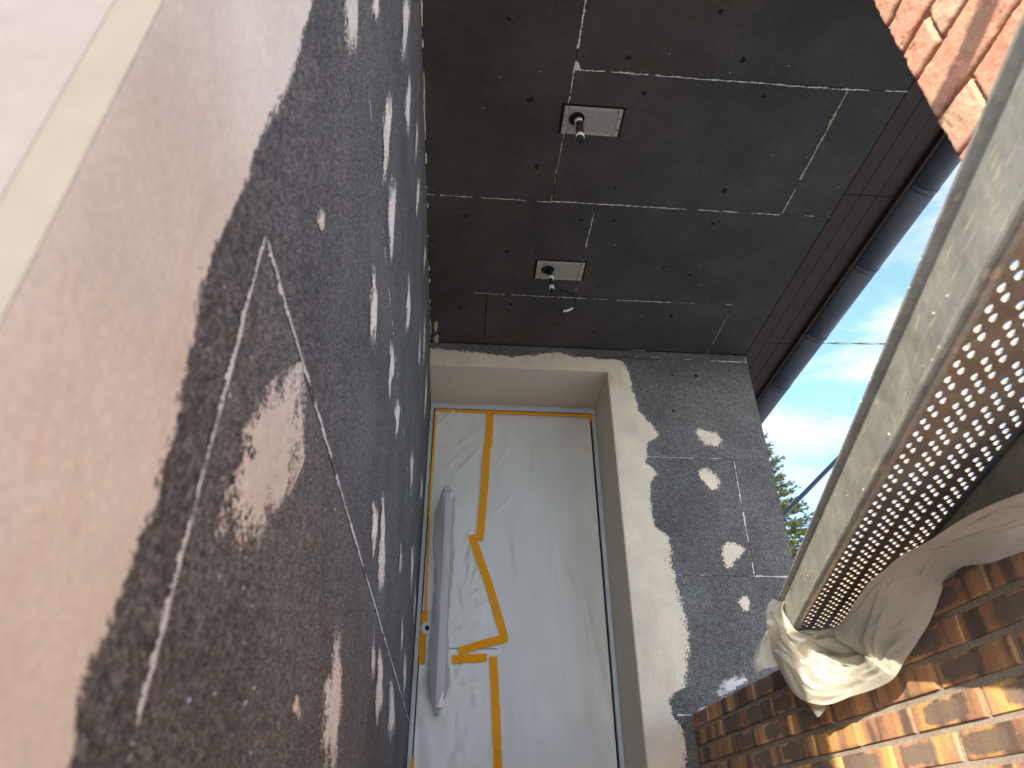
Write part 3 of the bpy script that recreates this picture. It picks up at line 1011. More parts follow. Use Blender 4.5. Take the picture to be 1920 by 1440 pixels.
def tape(pts, w, y, label, seed, grp='orange tape strips on the door'):
    """a strip of masking tape along pixel points, w = width in metres"""
    P = [at_y(u, v, y) for u, v in pts]
    rg2 = random.Random(seed)
    vs, fs = [], []
    path = []
    for a, b in zip(P[:-1], P[1:]):
        k = max(2, int((b - a).length / 0.02))
        path += [a.lerp(b, i / k) for i in range(k)]
    path.append(P[-1])
    for i, p in enumerate(path):
        t = (path[min(i + 1, len(path) - 1)] - path[max(0, i - 1)]).normalized()
        s = t.cross(Vector((0, -1, 0))).normalized()
        j = rg2.uniform(-0.0006, 0.0006)
        e = rg2.uniform(-0.0004, 0.0006)
        vs += [p - s * (w / 2 + e), p + s * (w / 2 - e) + Vector((0, j, 0)), p - s * (w / 2 + e) + Vector((0, 0.0006, 0)), p + s * (w / 2 - e) + Vector((0, 0.0006, 0))]
        if i:
            n = len(vs)
            fs += [(n - 8, n - 7, n - 3, n - 4), (n - 6, n - 2, n - 1, n - 5), (n - 8, n - 4, n - 2, n - 6), (n - 7, n - 5, n - 1, n - 3)]
    o = build('tape_strip', vs, fs, TAPE, None)
    return tag(o, label, 'tape', grp)


YT = YD - 0.0110
tape([(817, 769), (960, 774), (1110, 780)], 0.013, YT + 0.002, 'thin orange tape along the top edge of the door film', 1)
tape([(1105, 784), (1110, 788)], 0.018, YT - 0.001, 'tiny orange tape scrap at the top right door corner', 2)
tape([(920, 771), (916, 838)], 0.029, YT, 'short upright orange tape at the top of the film seam', 3)
tape([(914, 832), (909, 915), (900, 1012)], 0.029, YT - 0.0012, 'long orange tape down the upper film seam', 4)
tape([(884, 1003), (918, 1098), (947, 1199)], 0.029, YT, 'slanting orange tape right of the door handle', 5)
tape([(951, 1196), (905, 1207), (861, 1221)], 0.029, YT - 0.0012, 'orange tape rising to the right beside the handle, upper of two', 6)
tape([(848, 1236), (913, 1233)], 0.029, YT, 'short level orange tape beside the handle, lower of two', 7)
tape([(925, 1231), (930, 1330), (935, 1460)], 0.029, YT, 'upright orange tape down the lower film seam', 8)
tape([(817, 776), (806, 940), (798, 1150)], 0.009, YT + 0.003, 'narrow orange tape along the left door edge', 9)
tape([(797, 1145), (793, 1190), (791, 1246)], 0.024, YD - 0.0045, 'wide orange tape behind the door lock', 10)
tape([(774, 1418), (772, 1470)], 0.010, YT + 0.003, 'orange tape scrap at the bottom left of the door', 11)

# ------------------------------------------------------------------ soffit boards and gutter along the roof edge
sf = thing('roof_soffit', (1.36, 3.0, H), 'dark brown boarded soffit along the roof edge', 'soffit')
xs = [XE + 0.004, 1.322, 1.384, 1.446]
for a, b in zip(xs[:-1], xs[1:]):
    for y0, y1 in ((0.60, 1.52), (1.523, 2.36), (2.363, 3.9), (3.903, 8.0)):
        box('soffit_board', (a + 0.0003, y0, H + 0.004 + random.uniform(0, .002)), (b - 0.0003, y1, H + 0.022), SOFFIT, sf, 0.0014)
box('fascia', (1.4465, 0.60, H - 0.012), (1.458, 8.0, H + 0.2), SOFFIT, sf, 0.002)
box('soffit_bed', (XE + 0.003, 0.60, H + 0.0225), (1.446, 8.0, H + 0.2), DARK_GAP, sf)
gu = thing('roof_gutter', (1.515, 3.0, H - 0.04), 'slate grey half round gutter with lapped joints under the roof edge', 'gutter')
gx, gz, gr = 1.517, 1.838, 0.052


def half_pipe(name, y0, y1, r, th, mat, parent, a0=180, a1=360, n=18):
    vs, fs = [], []
    for y in (y0, y1):
        for rr in (r, r - th):
            for k in range(n + 1):
                a = math.radians(a0 + (a1 - a0) * k / n)
                vs.append((gx + rr * math.cos(a), y, gz + rr * math.sin(a)))
    m = n + 1
    for k in range(n):
        fs += [(k, k + 1, 2 * m + k + 1, 2 * m + k), (m + k, 3 * m + k, 3 * m + k + 1, m + k + 1), (k, m + k, m + k + 1, k + 1), (2 * m + k, 2 * m + k + 1, 3 * m + k + 1, 3 * m + k)]
    fs += [(0, 2 * m, 3 * m, m), (n, m + n, 3 * m + n, 2 * m + n)]
    return build(name, vs, fs, mat, parent, smooth=True)


yj = [at_z(1740, 362, gz - gr).y, at_z(1638, 512, gz - gr).y, at_z(1545, 640, gz - gr).y, at_z(1478, 733, gz - gr).y]
ys = [0.58] + yj + [4.2, 6.0, 8.0]
for a, b in zip(ys[:-1], ys[1:]):
    half_pipe('gutter_length', a, b - 0.001, gr, 0.0015, GUTTER, gu)
for y in ys[1:-1]:
    half_pipe('gutter_joint', y - 0.008, y + 0.010, gr + 0.0013, 0.0012, GUTTER, gu)
tube('gutter_bead', [(gx + gr + 0.003, 0.58, gz), (gx + gr + 0.003, 8.0, gz)], 0.006, GUTTER, gu, 8)


# ------------------------------------------------------------------ ceiling boxes for lamps
def lamp_box(c0, c1, label, tilt):
    z = H
    t = thing('ceiling_box', ((c0[0] + c1[0]) / 2, (c0[1] + c1[1]) / 2, z), label, 'electric box', 'perforated boxes let into the porch ceiling')
    g = 0.006
    box('cut_out', (c0[0] - g * 1.6, c0[1] - g, z - 0.0012), (c1[0] + g * 1.4, c1[1] + g * 0.6, z - 0.0004), DARK_GAP, t)
    return t


def plate_with_hole(t, x0, y0, x1, y1, hx, hy, hr, z):
    rim = 0.011
    n = 32
    vs, fs = [], []
    outer = []
    for k in range(n):
        a = 2 * math.pi * k / n + 0.05
        c, s = math.cos(a), math.sin(a)
        tx = ((x1 - hx) / c if c > 0 else (x0 - hx) / c) if abs(c) > 1e-6 else 1e9
        ty = ((y1 - hy) / s if s > 0 else (y0 - hy) / s) if abs(s) > 1e-6 else 1e9
        tt = min(tx, ty)
        outer.append((hx + c * tt, hy + s * tt))
    # snap the nearest outline points onto the corners
    for cx, cy in ((x0, y0), (x1, y0), (x1, y1), (x0, y1)):
        k = min(range(n), key=lambda q: (outer[q][0] - cx) ** 2 + (outer[q][1] - cy) ** 2)
        outer[k] = (cx, cy)
    for k in range(n):
        a = 2 * math.pi * k / n + 0.05
        vs.append((hx + hr * math.cos(a), hy + hr * math.sin(a), z))
    vs += [(x, y, z) for x, y in outer]
    vs += [(hx + hr * math.cos(2 * math.pi * k / n + 0.05), hy + hr * math.sin(2 * math.pi * k / n + 0.05), z + 0.05) for k in range(n)]
    vs += [(x, y, z + 0.0015) for x, y in outer]
    for k in range(n):
        k2 = (k + 1) % n
        fs += [(k, n + k, n + k2, k2), (k, k2, 2 * n + k2, 2 * n + k), (n + k, 3 * n + k, 3 * n + k2, n + k2)]
    pl = build('perforated_plate', vs, fs, PLATE, t)
    for lo, hi in (((x0, y0), (x1, y0 + rim * 0.8)), ((x0, y1 - rim * 0.8), (x1, y1)), ((x0, y0 + rim * 0.82), (x0 + rim, y1 - rim * 0.82)), ((x1 - rim, y0 + rim * 0.82), (x1, y1 - rim * 0.82))):
        box('plate_rim', (lo[0], lo[1], z - 0.0016), (hi[0], hi[1], z - 0.0002), PLATE_RIM, t, 0.0004)
    for sx, sy in ((x0 + 0.012, y0 + 0.005), (x1 - 0.014, y0 + 0.005), (x0 + 0.005, y0 + 0.03), (x0 + 0.005, y1 - 0.028), (x1 - 0.005, y0 + 0.03), (x1 - 0.005, y1 - 0.026), (x0 + 0.016, y1 - 0.005), (x1 - 0.018, y1 - 0.005)):
        tube('rivet', [(sx, sy, z - 0.001), (sx, sy, z - 0.0030)], 0.0022, DARK_GAP, t, 8)
    tube('box_interior', [(hx, hy, z + 0.049), (hx, hy, z + 0.052)], hr * 1.05, DARK_GAP, t, 20)


la = lamp_box((0.272, 1.250), (0.447, 1.345), 'perforated ceiling box with thick black conduit, the one farther from the door', 0)
hA = at_z(1081, 222, H)
plate_with_hole(la, 0.272, 1.250, 0.447, 1.345, hA.x, hA.y, 0.0245, H - 0.0035)


def hang(u, v, pt):
    """height at which the upright through pt shows at pixel row v"""
    best = None
    for k in range(400):
        z = pt[2] - 0.3 * k / 400 + 0.05
        c = CAMM @ np.array([pt[0], pt[1], z])
        vv = c[1] / c[2] * FPX + 720
        if best is None or abs(vv - v) < best[0]:
            best = (abs(vv - v), z)
    return best[1]


ax_, ay_ = hA.x + 0.006, hA.y + 0.004
zt = hang(0, 262, (ax_, ay_, H))
cdt = tube('conduit', [(ax_ + 0.004, ay_, H + 0.048), (ax_ + 0.003, ay_, H - 0.01), (ax_, ay_, zt)], 0.0115, RUBBER, la, 16)
for v in (229, 256):
    z = hang(0, v, (ax_, ay_, H))
    tube('tape_band', [(ax_ + 0.001, ay_, z + 0.006), (ax_ + 0.0006, ay_, z - 0.006)], 0.0128, WHITE_TAPE, cdt, 16)
for dx, dy in ((-0.005, -0.003), (0.005, 0.002)):
    tube('wire_end', [(ax_ + dx, ay_ + dy, zt + 0.004), (ax_ + dx * 1.2, ay_ + dy, zt - 0.010)], 0.004, RUBBER, cdt, 8)

lb = lamp_box((0.264, 1.909), (0.443, 2.006), 'perforated ceiling box with a thin dangling cable loop, nearer the door', 0)
hB = at_z(1027, 505, H)
plate_with_hole(lb, 0.264, 1.909, 0.443, 2.006, hB.x, hB.y, 0.0245, H - 0.0035)
bx_, by_ = hB.x + 0.010, hB.y + 0.004
ztb = hang(0, 551, (bx_, by_, H))
cdb = tube('conduit', [(bx_, by_, H + 0.048), (bx_, by_, H - 0.03), (bx_ + 0.004, by_, ztb)], 0.0075, RUBBER, lb, 14, rfun=lambda t: 1.25 - 0.4 * t)
for v in (521, 539):
    z = hang(0, v, (bx_, by_, H))
    tube('tape_band', [(bx_ + 0.001, by_, z + 0.008), (bx_ + 0.003, by_, z - 0.007)], 0.0095, WHITE_TAPE, cdb, 14)
loop = []
for k in range(30):
    a = math.radians(150 + 400 * k / 29)
    loop.append((bx_ + 0.050 + 0.038 * math.cos(a), by_ + 0.02 * math.sin(a * 0.5), ztb - 0.032 + 0.036 * math.sin(a)))
tube('cable_loop', [(bx_ + 0.004, by_, ztb + 0.004), (bx_ + 0.010, by_, ztb - 0.02)] + [(x, y, z) for x, y, z in loop[2:]], 0.0022, RUBBER, cdb, 8)
tube('tape_band', loop[8:13], 0.0040, WHITE_TAPE, cdb, 8)

# ------------------------------------------------------------------ brick wall
bw = thing('brick_wall', (XB + 0.1, 1.1, GROUND), 'low wall of flamed orange and brown bricks beside the steps', 'wall')
CP, BL = 0.0517, 0.189
ylo, yhi = -0.75, YB - 0.0005
box('mortar_bed', (XB + 0.006, ylo, GROUND), (XB + 0.215, yhi, ZW - 0.004), MORTAR, bw)
brick_mesh = {}


def brick_me(L, hgt=0.0405, dep=0.045):
    key = round(L, 3)
    if key not in brick_mesh:
        vars_ = []
        for q in range(3):
            bm = box_bm((0, -L / 2, 0), (dep, L / 2, hgt), 0.0035, 2)
            rg3 = random.Random(key * 1000 + q)
            for v in bm.verts:
                v.co += Vector((rg3.uniform(-1, 1) * 0.0007, rg3.uniform(-1, 1) * 0.0009, rg3.uniform(-1, 1) * 0.0008))
            me = bpy.data.meshes.new('brick')
            bm.to_mesh(me); bm.free()
            me.materials.append(BRICK)
            vars_.append(me)
        brick_mesh[key] = vars_
    return brick_mesh[key]


ncourse = 16
box('mortar_bed', (XB + 0.006, ylo, ZW - 0.0042), (XB + 0.215, 1.068, ZW + CP - 0.004), MORTAR, bw)
for r in range(-1, ncourse):
    zb = ZW - (r + 1) * CP + 0.010
    start = [1.906, 2.0][r % 2] + random.uniform(-0.012, 0.012)
    y = start
    edges = []
    while y > ylo:
        y -= BL
    y += BL
    seq = []
    while y < yhi:
        seq.append(y); y += BL
    yh = 1.076 if r < 0 else yhi
    cuts = [ylo] + [s for s in seq if ylo + 0.04 < s < yh - 0.03] + [yh]
    for i, (a, b) in enumerate(zip(cuts[:-1], cuts[1:])):
        L = b - a - 0.010
        if L < 0.02:
            continue
        j = 0.0 if i in (0, len(cuts) - 2) else random.uniform(-0.0022, 0.0022)
        Lq = 0.179 if abs(L - 0.179) < 0.004 else round(L, 3)
        o = bpy.data.objects.new('brick', random.choice(brick_me(Lq)))
        o.rotation_euler = (random.uniform(-0.008, 0.008), random.uniform(-0.01, 0.01), random.uniform(-0.012, 0.012))
        link_at(o, Vector((XB + random.uniform(-0.0015, 0.0015), (a + b) / 2 + j, zb + random.uniform(-0.0008, 0.0008))) + OFF, bw)
# the plain lower courses that the steps hide
bm = bmesh.new()
for r in range(ncourse, 36):
    zb = ZW - (r + 1) * CP + 0.010
    if zb < GROUND + 0.005:
        break
    y = ylo + (0.5 * BL if r % 2 else 0)
    while y < yhi - 0.02:
        box_bm((XB, y + 0.005, zb), (XB + 0.045, min(y + BL, yhi) - 0.005, zb + 0.0405), 0, 1, bm)
        y += BL
lowb = build_bm('lower_brick_courses', bm, BRICK, bw)
lowb['kind'] = 'stuff'

# ------------------------------------------------------------------ stone pillar on the brick wall
sp = thing('stone_pillar', (XB + 0.2, 0.45, ZW), 'pillar of sunlit pink split sandstone under the roof, top right', 'pillar')
PY0, PY1 = 0.28, 0.6785
box('pillar_core', (XB + 0.012, PY0 + 0.004, ZW + CP - 0.003), (XB + 0.40, PY1 - 0.004, H), mat_plain('stone_joint', (0.17, 0.11, 0.075), 0.95, 0, 0.15, 120, 0.5, 0.002, 0.1), sp)
zs_ = [ZW + CP - 0.002, 0.465, 0.55, 0.64, 0.735, 0.832, 0.924, 1.016, 1.127, 1.208, 1.300, 1.408, 1.515, 1.61, 1.715, H - 0.004]
heads = {6: [0.595, 0.42], 7: [0.40], 8: [0.601, 0.44], 9: [0.42], 10: [0.585]}


def split_stone(y0, y1, z0, z1, seed):
    rg4 = random.Random(seed)
    ny = max(6, int((y1 - y0) / 0.004)); nz = max(5, int((z1 - z0) / 0.004))
    ph = [rg4.uniform(0, 6.28) for _ in range(8)]
    tilt = rg4.uniform(-0.015, 0.015); tiltz = rg4.uniform(-0.03, 0.03)
    cyc, czc = (y0 + y1) / 2, (z0 + z1) / 2
    vs, fs = [], []
    step_y = rg4.uniform(y0, y1)
    for j in range(nz + 1):
        for i in range(ny + 1):
            fy, fz = i / ny, j / nz
            y = y0 + (y1 - y0) * fy; z = z0 + (z1 - z0) * fz
            dy = min(y - y0, y1 - y); dz = min(z - z0, z1 - z)
            d = min(dy, dz)
            rnd = 0.0045 * (1 - min(1, d / 0.0045)) ** 2
            x = XB - 0.006 + tilt * (y - cyc) + tiltz * (z - czc) + rnd
            x += 0.0011 * math.sin(31 * y + 9 * z + ph[0]) + 0.0009 * math.sin(63 * z - 27 * y + ph[1]) + 0.0016 * mnoise.noise(Vector((y * 45, z * 45, seed))) + 0.0007 * mnoise.noise(Vector((y * 140, z * 140, seed)))
            chip = mnoise.noise(Vector((y * 22 + ph[4], z * 30, seed))) + (0.35 if d < 0.018 else 0)
            if chip > 0.55:
                x += 0.0022
            if 0 < i < ny and 0 < j < nz:
                x += rg4.uniform(-0.0008, 0.0008)
            jy = rg4.uniform(-0.0006, 0.0006) if i in (0, ny) else 0
            jz = rg4.uniform(-0.0005, 0.0005) if j in (0, nz) else 0
            vs.append((x, y + jy, z + jz))
    for j in range(nz):
        for i in range(ny):
            q = j * (ny + 1) + i
            fs.append((q, q + ny + 1, q + ny + 2, q + 1))
    # sides going back into the joint
    ring = [i for i in range(ny + 1)] + [j * (ny + 1) + ny for j in range(1, nz + 1)] + [nz * (ny + 1) + i for i in range(ny - 1, -1, -1)] + [j * (ny + 1) for j in range(nz - 1, 0, -1)]
    base = len(vs)
    for q in ring:
        vs.append((XB + 0.03, vs[q][1], vs[q][2]))
    for k in range(len(ring)):
        k2 = (k + 1) % len(ring)
        fs.append((ring[k], ring[k2], base + k2, base + k))
    return build('stone', vs, fs, STONE, sp, smooth=True)


for i in range(len(zs_) - 1):
    hs = heads.get(i, [random.uniform(0.40, 0.56)])
    cuts = sorted([PY0] + hs + [PY1 + random.uniform(-0.0012, 0.0012)])
    for a, b in zip(cuts[:-1], cuts[1:]):
        split_stone(a + 0.0035, b - (0.0035 if b < PY1 - 0.01 else 0), zs_[i] + 0.0038, zs_[i + 1] - 0.0038, int(a * 1000) + i * 77)

# ------------------------------------------------------------------ scaffold plank
dP = Vector((0.2713365, 0.96248455, 0)); nP = Vector((dP.y, -dP.x, 0))
ZB_, ZT_ = ZW, ZW * 1.213
N0, N1 = 0.776 * ZW, 1.375 * ZW
S0, S1 = -0.80, 1.83
pk = thing('scaffold_plank', tuple(dP * 0.35 + nP * (N0 + N1) / 2 + Vector((0, 0, ZB_))), 'galvanised perforated steel scaffold plank, one end on the brick wall', 'scaffold plank')


def extrude(name, prof, s0, s1, mat, parent, smooth=False, nseg=40):
    vs, fs = [], []
    m = len(prof)
    for k in range(nseg + 1):
        s = s0 + (s1 - s0) * k / nseg
        for n_, z_ in prof:
            vs.append(dP * s + nP * n_ + Vector((0, 0, z_)))
    for k in range(nseg):
        for i in range(m):
            i2 = (i + 1) % m
            fs.append((k * m + i, (k + 1) * m + i, (k + 1) * m + i2, k * m + i2))
    fs.append(tuple(range(m))); fs.append(tuple(nseg * m + i for i in reversed(range(m))))
    return build(name, vs, fs, mat, parent, smooth=smooth)


th = 0.0018


def side_prof(sgn, n0):
    # outer line from the deck down: rolled shoulder, web, out-turned bead, foot lip turned inwards
    pts = [(0.010, ZT_), (-0.0035, ZT_), (-0.0055, ZT_ - 0.002), (-0.0050, ZT_ - 0.0048), (0.0026, ZT_ - 0.0072), (0.0030, ZT_ - 0.012), (0.0030, ZB_ + 0.0105), (0.0014, ZB_ + 0.0075), (-0.0004, ZB_ + 0.0045),
           (0.0004, ZB_ + 0.0012), (0.0030, ZB_), (0.0052, ZB_ + 0.0026), (0.0078, ZB_ + 0.0006), (0.0120, ZB_), (0.0152, ZB_ + 0.0012), (0.0172, ZB_ + 0.004), (0.0178, ZB_ + 0.009)]
    inner = []
    for i, (a, b) in enumerate(pts):
        p0 = Vector(pts[max(0, i - 1)]); p1 = Vector(pts[min(len(pts) - 1, i + 1)])
        t = (p1 - p0).normalized()
        inner.append((a - t.y * th, b + t.x * th))
    out = pts + inner[::-1]
    return [(n0 + sgn * a, b) for a, b in out]


extrude('side_rail', side_prof(1, N0), S0, S1, GALV, pk)
extrude('side_rail', [p for p in side_prof(-1, N1)][::-1], S0, S1, GALV, pk)


# deck with raised holes
def deck():
    PITCH_ = 0.0892 * ZW
    gp = [0.982, 1.0075, 1.033]
    cols = []
    for g_ in range(4):
        for h_, base in enumerate(gp):
            cols.append((base + g_ * 0.1035) * ZW)
    hr, hs = 0.00435, 0.0071
    bm = bmesh.new()
    HN = 12
    nrow = int((S1 - S0 - 0.05) / PITCH_)
    zt = ZT_ - 0.0004
    def vert(s, n, z):
        return bm.verts.new(dP * s + nP * n + Vector((0, 0, z)))
    # lanes: each hole column is a lane; plain bands between
    lanes = []
    hw = 0.00444
    edge_prev = N0 + 0.0095
    for c in cols:
        lanes.append((edge_prev, c - hw, None))
        lanes.append((c - hw, c + hw, c))
        edge_prev = c + hw
    lanes.append((edge_prev, N1 - 0.0095, None))
    for li, (a, b, c) in enumerate(lanes):
        if b - a < 1e-5:
            continue
        if c is None:
            k = 40
            prev = None
            for i in range(k + 1):
                s = S0 + (S1 - S0) * i / k
                cur = (vert(s, a, zt), vert(s, b, zt))
                if prev:
                    bm.faces.new((prev[0], prev[1], cur[1], cur[0]))
                prev = cur
            continue
        ci = cols.index(c)
        sh = (0.5 if ci % 2 == 0 else 0.0) * PITCH_
        s = S0
        first = 0.5325 - math.floor((0.5325 - S0 - 0.02) / PITCH_) * PITCH_ + sh
        cs = []
        q = first
        while q < S1 - 0.015:
            cs.append(q); q += PITCH_
        cursor = S0
        for q in cs:
            p0, p1 = q - hs * 1.15, q + hs * 1.15
            if p0 > cursor:
                bm.faces.new((vert(cursor, a, zt), vert(cursor, b, zt), vert(p0, b, zt), vert(p0, a, zt)))
            cursor = p1
            # square cell with a round, upward drawn hole
            ring = []
            outer = []
            for k in range(HN):
                an = 2 * math.pi * k / HN
                cu, su = math.cos(an), math.sin(an)
                ring.append(((q + hs * su), (c + hr * 0.99 * cu)))
                m = max(abs(cu) / (b - c), abs(su) / (p1 - q))
                outer.append((q + su / m, c + cu / m))
            rv = [vert(s_, n_, zt) for s_, n_ in ring]
            ov = [vert(s_, n_, zt) for s_, n_ in outer]
            tv = [vert(q + (s_ - q) * 0.94, c + (n_ - c) * 0.94, zt + 0.0034) for s_, n_ in ring]
            xv = [vert(q + (s_ - q) * 1.08, c + (n_ - c) * 1.06, zt + 0.0005) for s_, n_ in ring]
            for k in range(HN):
                k2 = (k + 1) % HN
                bm.faces.new((ov[k], ov[k2], rv[k2], rv[k]))
                bm.faces.new((rv[k], rv[k2], tv[k2], tv[k]))
                bm.faces.new((tv[k], tv[k2], xv[k2], xv[k]))
            for (sa, na) in ((p0, a), (p0, b), (p1, a), (p1, b)):
                # corner fillers
                pass
            for k in range(HN):
                k2 = (k + 1) % HN
                o1, o2 = outer[k], outer[k2]
                if abs(abs(o1[0] - q) - (p1 - q)) > 1e-6 or abs(abs(o2[0] - q) - (p1 - q)) > 1e-6:
                    # does a corner lie between them?
                    for (sa, na) in ((p0, a), (p0, b), (p1, a), (p1, b)):
                        an_c = math.atan2((sa - q), (na - c)) % (2 * math.pi)
                        a1 = 2 * math.pi * k / HN; a2 = a1 + 2 * math.pi / HN
                        if a1 - 1e-9 <= an_c <= a2 + 1e-9:
                            bm.faces.new((ov[k], vert(sa, na, zt), ov[k2]))
        if cursor < S1:
            bm.faces.new((vert(cursor, a, zt), vert(cursor, b, zt), vert(S1, b, zt), vert(S1, a, zt)))
    bmesh.ops.remove_doubles(bm, verts=bm.verts, dist=1e-6)
    return bm


def mat_deck():
    t = NT('plank_deck_shaded_steel')
    p = t.pos()
    big = t.noise(p, 16, 5, 0.65)
    fine = t.noise(p, 150, 4, 0.65)
    c = t.ramp(big, [(0.3, (0.26, 0.215, 0.175)), (0.7, (0.38, 0.33, 0.275))])  # brown tint paints in the shade and warm bounce under the plank
    c = t.mix(1.0, c, t.ramp(fine, [(0.3, 0.8), (0.7, 1.15)]), 'MULTIPLY')
    return t.done(t.bsdf(c, 0.6, 0.25, t.bump(fine, 0.3, 0.001), 0.4))


DECKM = mat_deck()
build_bm('deck', deck(), DECKM, pk)
rgs = random.Random(9)
for k in range(26):
    s_ = rgs.uniform(0.45, 1.49)
    if k % 3 == 0:
        c = dP * s_ + nP * (N0 - 0.005) + Vector((0, 0, ZT_ - 0.003))
    else:
        c = dP * s_ + nP * (N0 + 0.0028 - (0.002 if k % 3 == 2 else 0)) + Vector((0, 0, ZB_ + (0.006 if k % 3 == 2 else rgs.uniform(0.012, 0.06))))
    o = bpy.data.objects.new('cement_splash', crumb_me_b)
    o.scale = (rgs.uniform(0.0008, 0.0016), rgs.uniform(0.001, 0.0045), rgs.uniform(0.0008, 0.002))
    o.rotation_euler = (rgs.uniform(-.5, .5), 0, -math.atan2(dP.x, dP.y))
    link_at(o, c + OFF, pk)

# scaffold frame behind the viewer: it carries the plank and its upper ledger throws the soft band on the stone
fr = thing('tube_scaffold', (0.1, -0.62, GROUND), 'galvanised tube scaffold frame carrying the near end of the plank', 'scaffold')
for x in (-0.95, 1.05):
    tube('standard', [(x, -0.62, GROUND), (x, -0.62, 2.3)], 0.0242, GALV, fr, 14)
tube('ledger', [(-1.1, -0.62, 1.412), (1.2, -0.62, 1.412)], 0.0242, GALV, fr, 14)
tube('ledger', [(-1.1, -0.62, ZW - 0.026), (1.2, -0.62, ZW - 0.026)], 0.0242, GALV, fr, 14)

# ------------------------------------------------------------------ protective sheet bundled round the plank end
sec = [  # inner pixel, outer pixel, inner plane, outer plane
    ((1474, 1126), (1440, 1140), ('y', 1.400), ('y', 1.410)),
    ((1468, 1140), (1437, 1163), ('y', 1.375), ('y', 1.385)),
    ((1477, 1160), (1441, 1195), ('y', 1.340), ('y', 1.355)),
    ((1495, 1184), (1456, 1240), ('z', 0.338), ('x', 0.672)),
    ((1520, 1193), (1474, 1277), ('z', 0.334), ('x', 0.684)),
    ((1540, 1206), (1494, 1305), ('z', 0.330), ('x', 0.696)),
    ((1562, 1212), (1522, 1319), ('z', 0.322), ('x', 0.708)),
    ((1592, 1224), (1555, 1321), ('z', 0.310), ('x', 0.720)),
    ((1616, 1236), (1598, 1307), ('z', 0.296), ('x', 0.740)),
    ((1628, 1234), (1642, 1291), ('z', 0.292), ('x', 0.745)),
    ((1594, 1216), (1678, 1272), ('z', 0.304), ('x', 0.750)),
    ((1566, 1190), (1698, 1238), ('z', 0.322), ('x', 0.755)),
    ((1590, 1150), (1722, 1204), ('z', 0.332), ('x', 0.758)),
    ((1622, 1104), (1745, 1162), ('z', 0.336), ('x', 0.760)),
    ((1652, 1072), (1766, 1112), ('z', 0.338), ('x', 0.760)),
    ((1692, 1040), (1772, 1086), ('z', 0.338), ('x', 0.758)),
    ((1742, 1012), (1806, 1064), ('z', 0.338), ('x', 0.752)),
    ((1806, 972), (1856, 1056), ('z', 0.338), ('x', 0.770)),
    ((1866, 946), (1902, 1042), ('z', 0.338), ('x', 0.770)),
    ((1965, 912), (1985, 1008), ('z', 0.338), ('x', 0.770)),
    ((2060, 880), (2075, 955), ('z', 0.338), ('x', 0.715))]


def on(pl, u, v):
    return {'x': at_x, 'y': at_y, 'z': at_z}[pl[0]](u, v, pl[1])


inn = [on(a[2], *a[0]) for a in sec]
outp = [on(a[3], *a[1]) for a in sec]


def cat(P, t):
    i = min(int(t), len(P) - 2); f = t - i
    p0, p1, p2, p3 = P[max(i - 1, 0)], P[i], P[i + 1], P[min(i + 2, len(P) - 1)]
    return 0.5 * ((2 * p1) + (p2 - p0) * f + (2 * p0 - 5 * p1 + 4 * p2 - p3) * f * f + (3 * p1 - p0 - 3 * p2 + p3) * f ** 3)




def drape(inn, outp, nu_per, nv, bulge, label_seed, fold=0.006, out_dir=Vector((-0.62, -0.70, 0.15))):
    vs, fs = [], []
    n = len(inn) - 1
    NU = n * nu_per
    for i in range(NU + 1):
        t = n * i / NU * 0.99999
        a, b = cat(inn, t), cat(outp, t)
        L = (b - a).length
        for j in range(nv + 1):
            f = j / nv
            p = a.lerp(b, f)
            bl_ = math.sin(math.pi * f) * bulge(t / n) * L
            # folds run along the length of the bundle and wander
            w = mnoise.noise(Vector((t * 0.42, f * 2.4 + label_seed, 1.3)))
            w2 = mnoise.noise(Vector((t * 1.1, f * 3.0, label_seed + 2.2)))
            r1 = 1 - abs(mnoise.noise(Vector((t * 0.22 + f * 0.8, f * 3.2 + w * 1.1, label_seed + 4.1)))) * 3.4
            r2 = 1 - abs(mnoise.noise(Vector((t * 0.40 - f * 1.2, f * 7.5 + w * 1.3, label_seed + 9.1)))) * 3.4
            r3 = 1 - abs(mnoise.noise(Vector((t * 1.3 + f * 4.0, f * 15.0 + w2 * 1.5 + t * 0.8, label_seed + 14.1)))) * 2.6
            fl = fold * (r1 * 1.0 + r2 * 0.62 + r3 * 0.16) * min(1, 4 * f * (1 - f) + 0.25)
            p = p + out_dir * (bl_ + fl)
            vs.append(p)
    for i in range(NU):
        for j in range(nv):
            q = i * (nv + 1) + j
            fs.append((q, q + 1, q + nv + 2, q + nv + 1))
    return vs, fs


ps = thing('protective_sheet', tuple(inn[6] - Vector((0, 0, 0.1))), 'cream plastic sheet bundled round the end of the scaffold plank', 'plastic sheet')
vs, fs = drape(inn, outp, 14, 44, lambda t: 0.26 if t < 0.5 else 0.12, 2.0, 0.0125)
build('main_swag', vs, fs, SHEET, ps, smooth=True)
# fold that hangs behind, left of the plank
i2 = [at_y(*q, 1.50) for q in ((1446, 1180), (1444, 1200), (1448, 1225), (1462, 1250))]
o2 = [at_y(*q, 1.53) for q in ((1436, 1185), (1420, 1212), (1412, 1245), (1420, 1262))]
vs, fs = drape(i2, o2, 7, 10, lambda t: 0.15, 5.0, 0.004)
build('back_fold', vs, fs, SHEET, ps, smooth=True)
